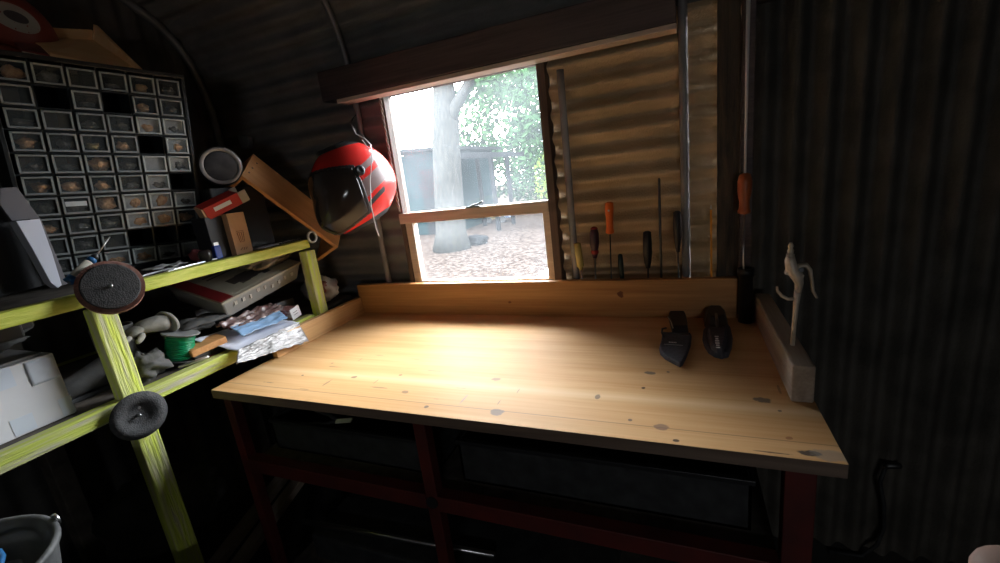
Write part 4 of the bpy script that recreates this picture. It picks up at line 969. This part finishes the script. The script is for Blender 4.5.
# ------------------------------------------------------------------ the hand holding the camera: one fingertip enters the frame
def skin_mesh(name, verts, edges, rad, m, parent=None, lab=None, cat=None, sub=2):
    me = bpy.data.meshes.new(name); me.from_pydata([tuple(v) for v in verts], edges, []); me.materials.append(m)
    o = bpy.data.objects.new(name, me); col.objects.link(o)
    sk = o.modifiers.new('skin', 'SKIN'); sk.use_smooth_shade = True
    for i, r in enumerate(rad): me.skin_vertices[0].data[i].radius = (r, r)
    me.skin_vertices[0].data[0].use_root = True
    sb = o.modifiers.new('sub', 'SUBSURF'); sb.levels = sub; sb.render_levels = sub
    if parent: o.parent = parent
    return tag(o, lab, cat)
def cp(px, py, d): return CAM + (AX_R*((px-500)/FOC) + AX_D*((py-281.5)/FOC) + AX_F)*d
tip = cp(1005,552,.13)
hv = [cp(1150,860,.20), cp(1120,780,.18), tip+AX_D*.055+AX_R*.022, tip+AX_D*.030+AX_R*.010, tip+AX_D*.008+AX_R*.002, tip]
he = [(0,1),(1,2),(2,3),(3,4),(4,5)]; hr = [.026,.024,.0105,.0105,.0100,.0085]
base = cp(1135,790,.185)
for k_ in range(3):
    b0 = len(hv); off = AX_R*(.020*(k_+1)) + AX_F*.004*k_
    hv += [cp(1122,760,.18)+off, tip+AX_D*.058+AX_R*.022+off, tip+AX_D*(.040-.004*(k_==0))+AX_R*.016+off-AX_F*.012, tip+AX_D*.052+AX_R*.010+off-AX_F*.028]
    he += [(1,b0),(b0,b0+1),(b0+1,b0+2),(b0+2,b0+3)]; hr += [.012,.0095,.009,.0075]
b0 = len(hv); hv += [cp(1090,860,.17), cp(1060,820,.155)]; he += [(0,b0),(b0,b0+1)]; hr += [.012,.009]
skin_mesh('hand', hv, he, hr, m_skin, lab='bare fingertip of the photographer at the lower right corner', cat='hand')

# ------------------------------------------------------------------ light
w = bpy.data.worlds.new('sky'); bpy.context.scene.world = w; w.use_nodes = True
bg = w.node_tree.nodes['Background']; bg.inputs[0].default_value = (.92,.965,1.0,1); bg.inputs[1].default_value = 33.0
_tc = w.node_tree.nodes.new('ShaderNodeTexCoord'); _sp = w.node_tree.nodes.new('ShaderNodeSeparateXYZ'); _mr = w.node_tree.nodes.new('ShaderNodeMapRange')
w.node_tree.links.new(_tc.outputs['Generated'], _sp.inputs[0]); w.node_tree.links.new(_sp.outputs['Z'], _mr.inputs[0])
_mr.inputs[1].default_value = 0; _mr.inputs[2].default_value = .95; _mr.inputs[3].default_value = 21; _mr.inputs[4].default_value = 50   # brighter toward the zenith
w.node_tree.links.new(_mr.outputs[0], bg.inputs[1])
def portal(loc, rot, sx, sy):
    l = bpy.data.lights.new('daylight_portal', 'AREA'); l.shape = 'RECTANGLE'; l.size = sx; l.size_y = sy
    l.cycles.is_portal = True
    o = bpy.data.objects.new('daylight_portal', l); col.objects.link(o); o.location = loc; o.rotation_euler = rot; return o
portal((-.77,1.66,1.41), (R(-90),0,0), .70, .86)
portal((.52,-1.65,1.27), (R(90),0,0), .52, .16)  # portal for the added fill slot in the front wall

cam = bpy.data.cameras.new('camera'); co = bpy.data.objects.new('camera', cam); col.objects.link(co)
cm = Matrix((AX_R, -AX_D, -AX_F)).transposed().to_4x4(); cm.translation = CAM; co.matrix_world = cm
cam.sensor_width = 36; cam.lens = FOC*36/1000; cam.clip_start = .01; cam.clip_end = 200
sc = bpy.context.scene; sc.camera = co
sc.view_settings.view_transform = 'Standard'; sc.view_settings.look = 'None'; sc.view_settings.gamma = 1; sc.view_settings.use_curve_mapping = False
sc.view_settings.exposure = 0.25
sc.cycles.max_bounces = 10; sc.cycles.diffuse_bounces = 6; sc.cycles.sample_clamp_indirect = 6
sc.cycles.transparent_max_bounces = 16
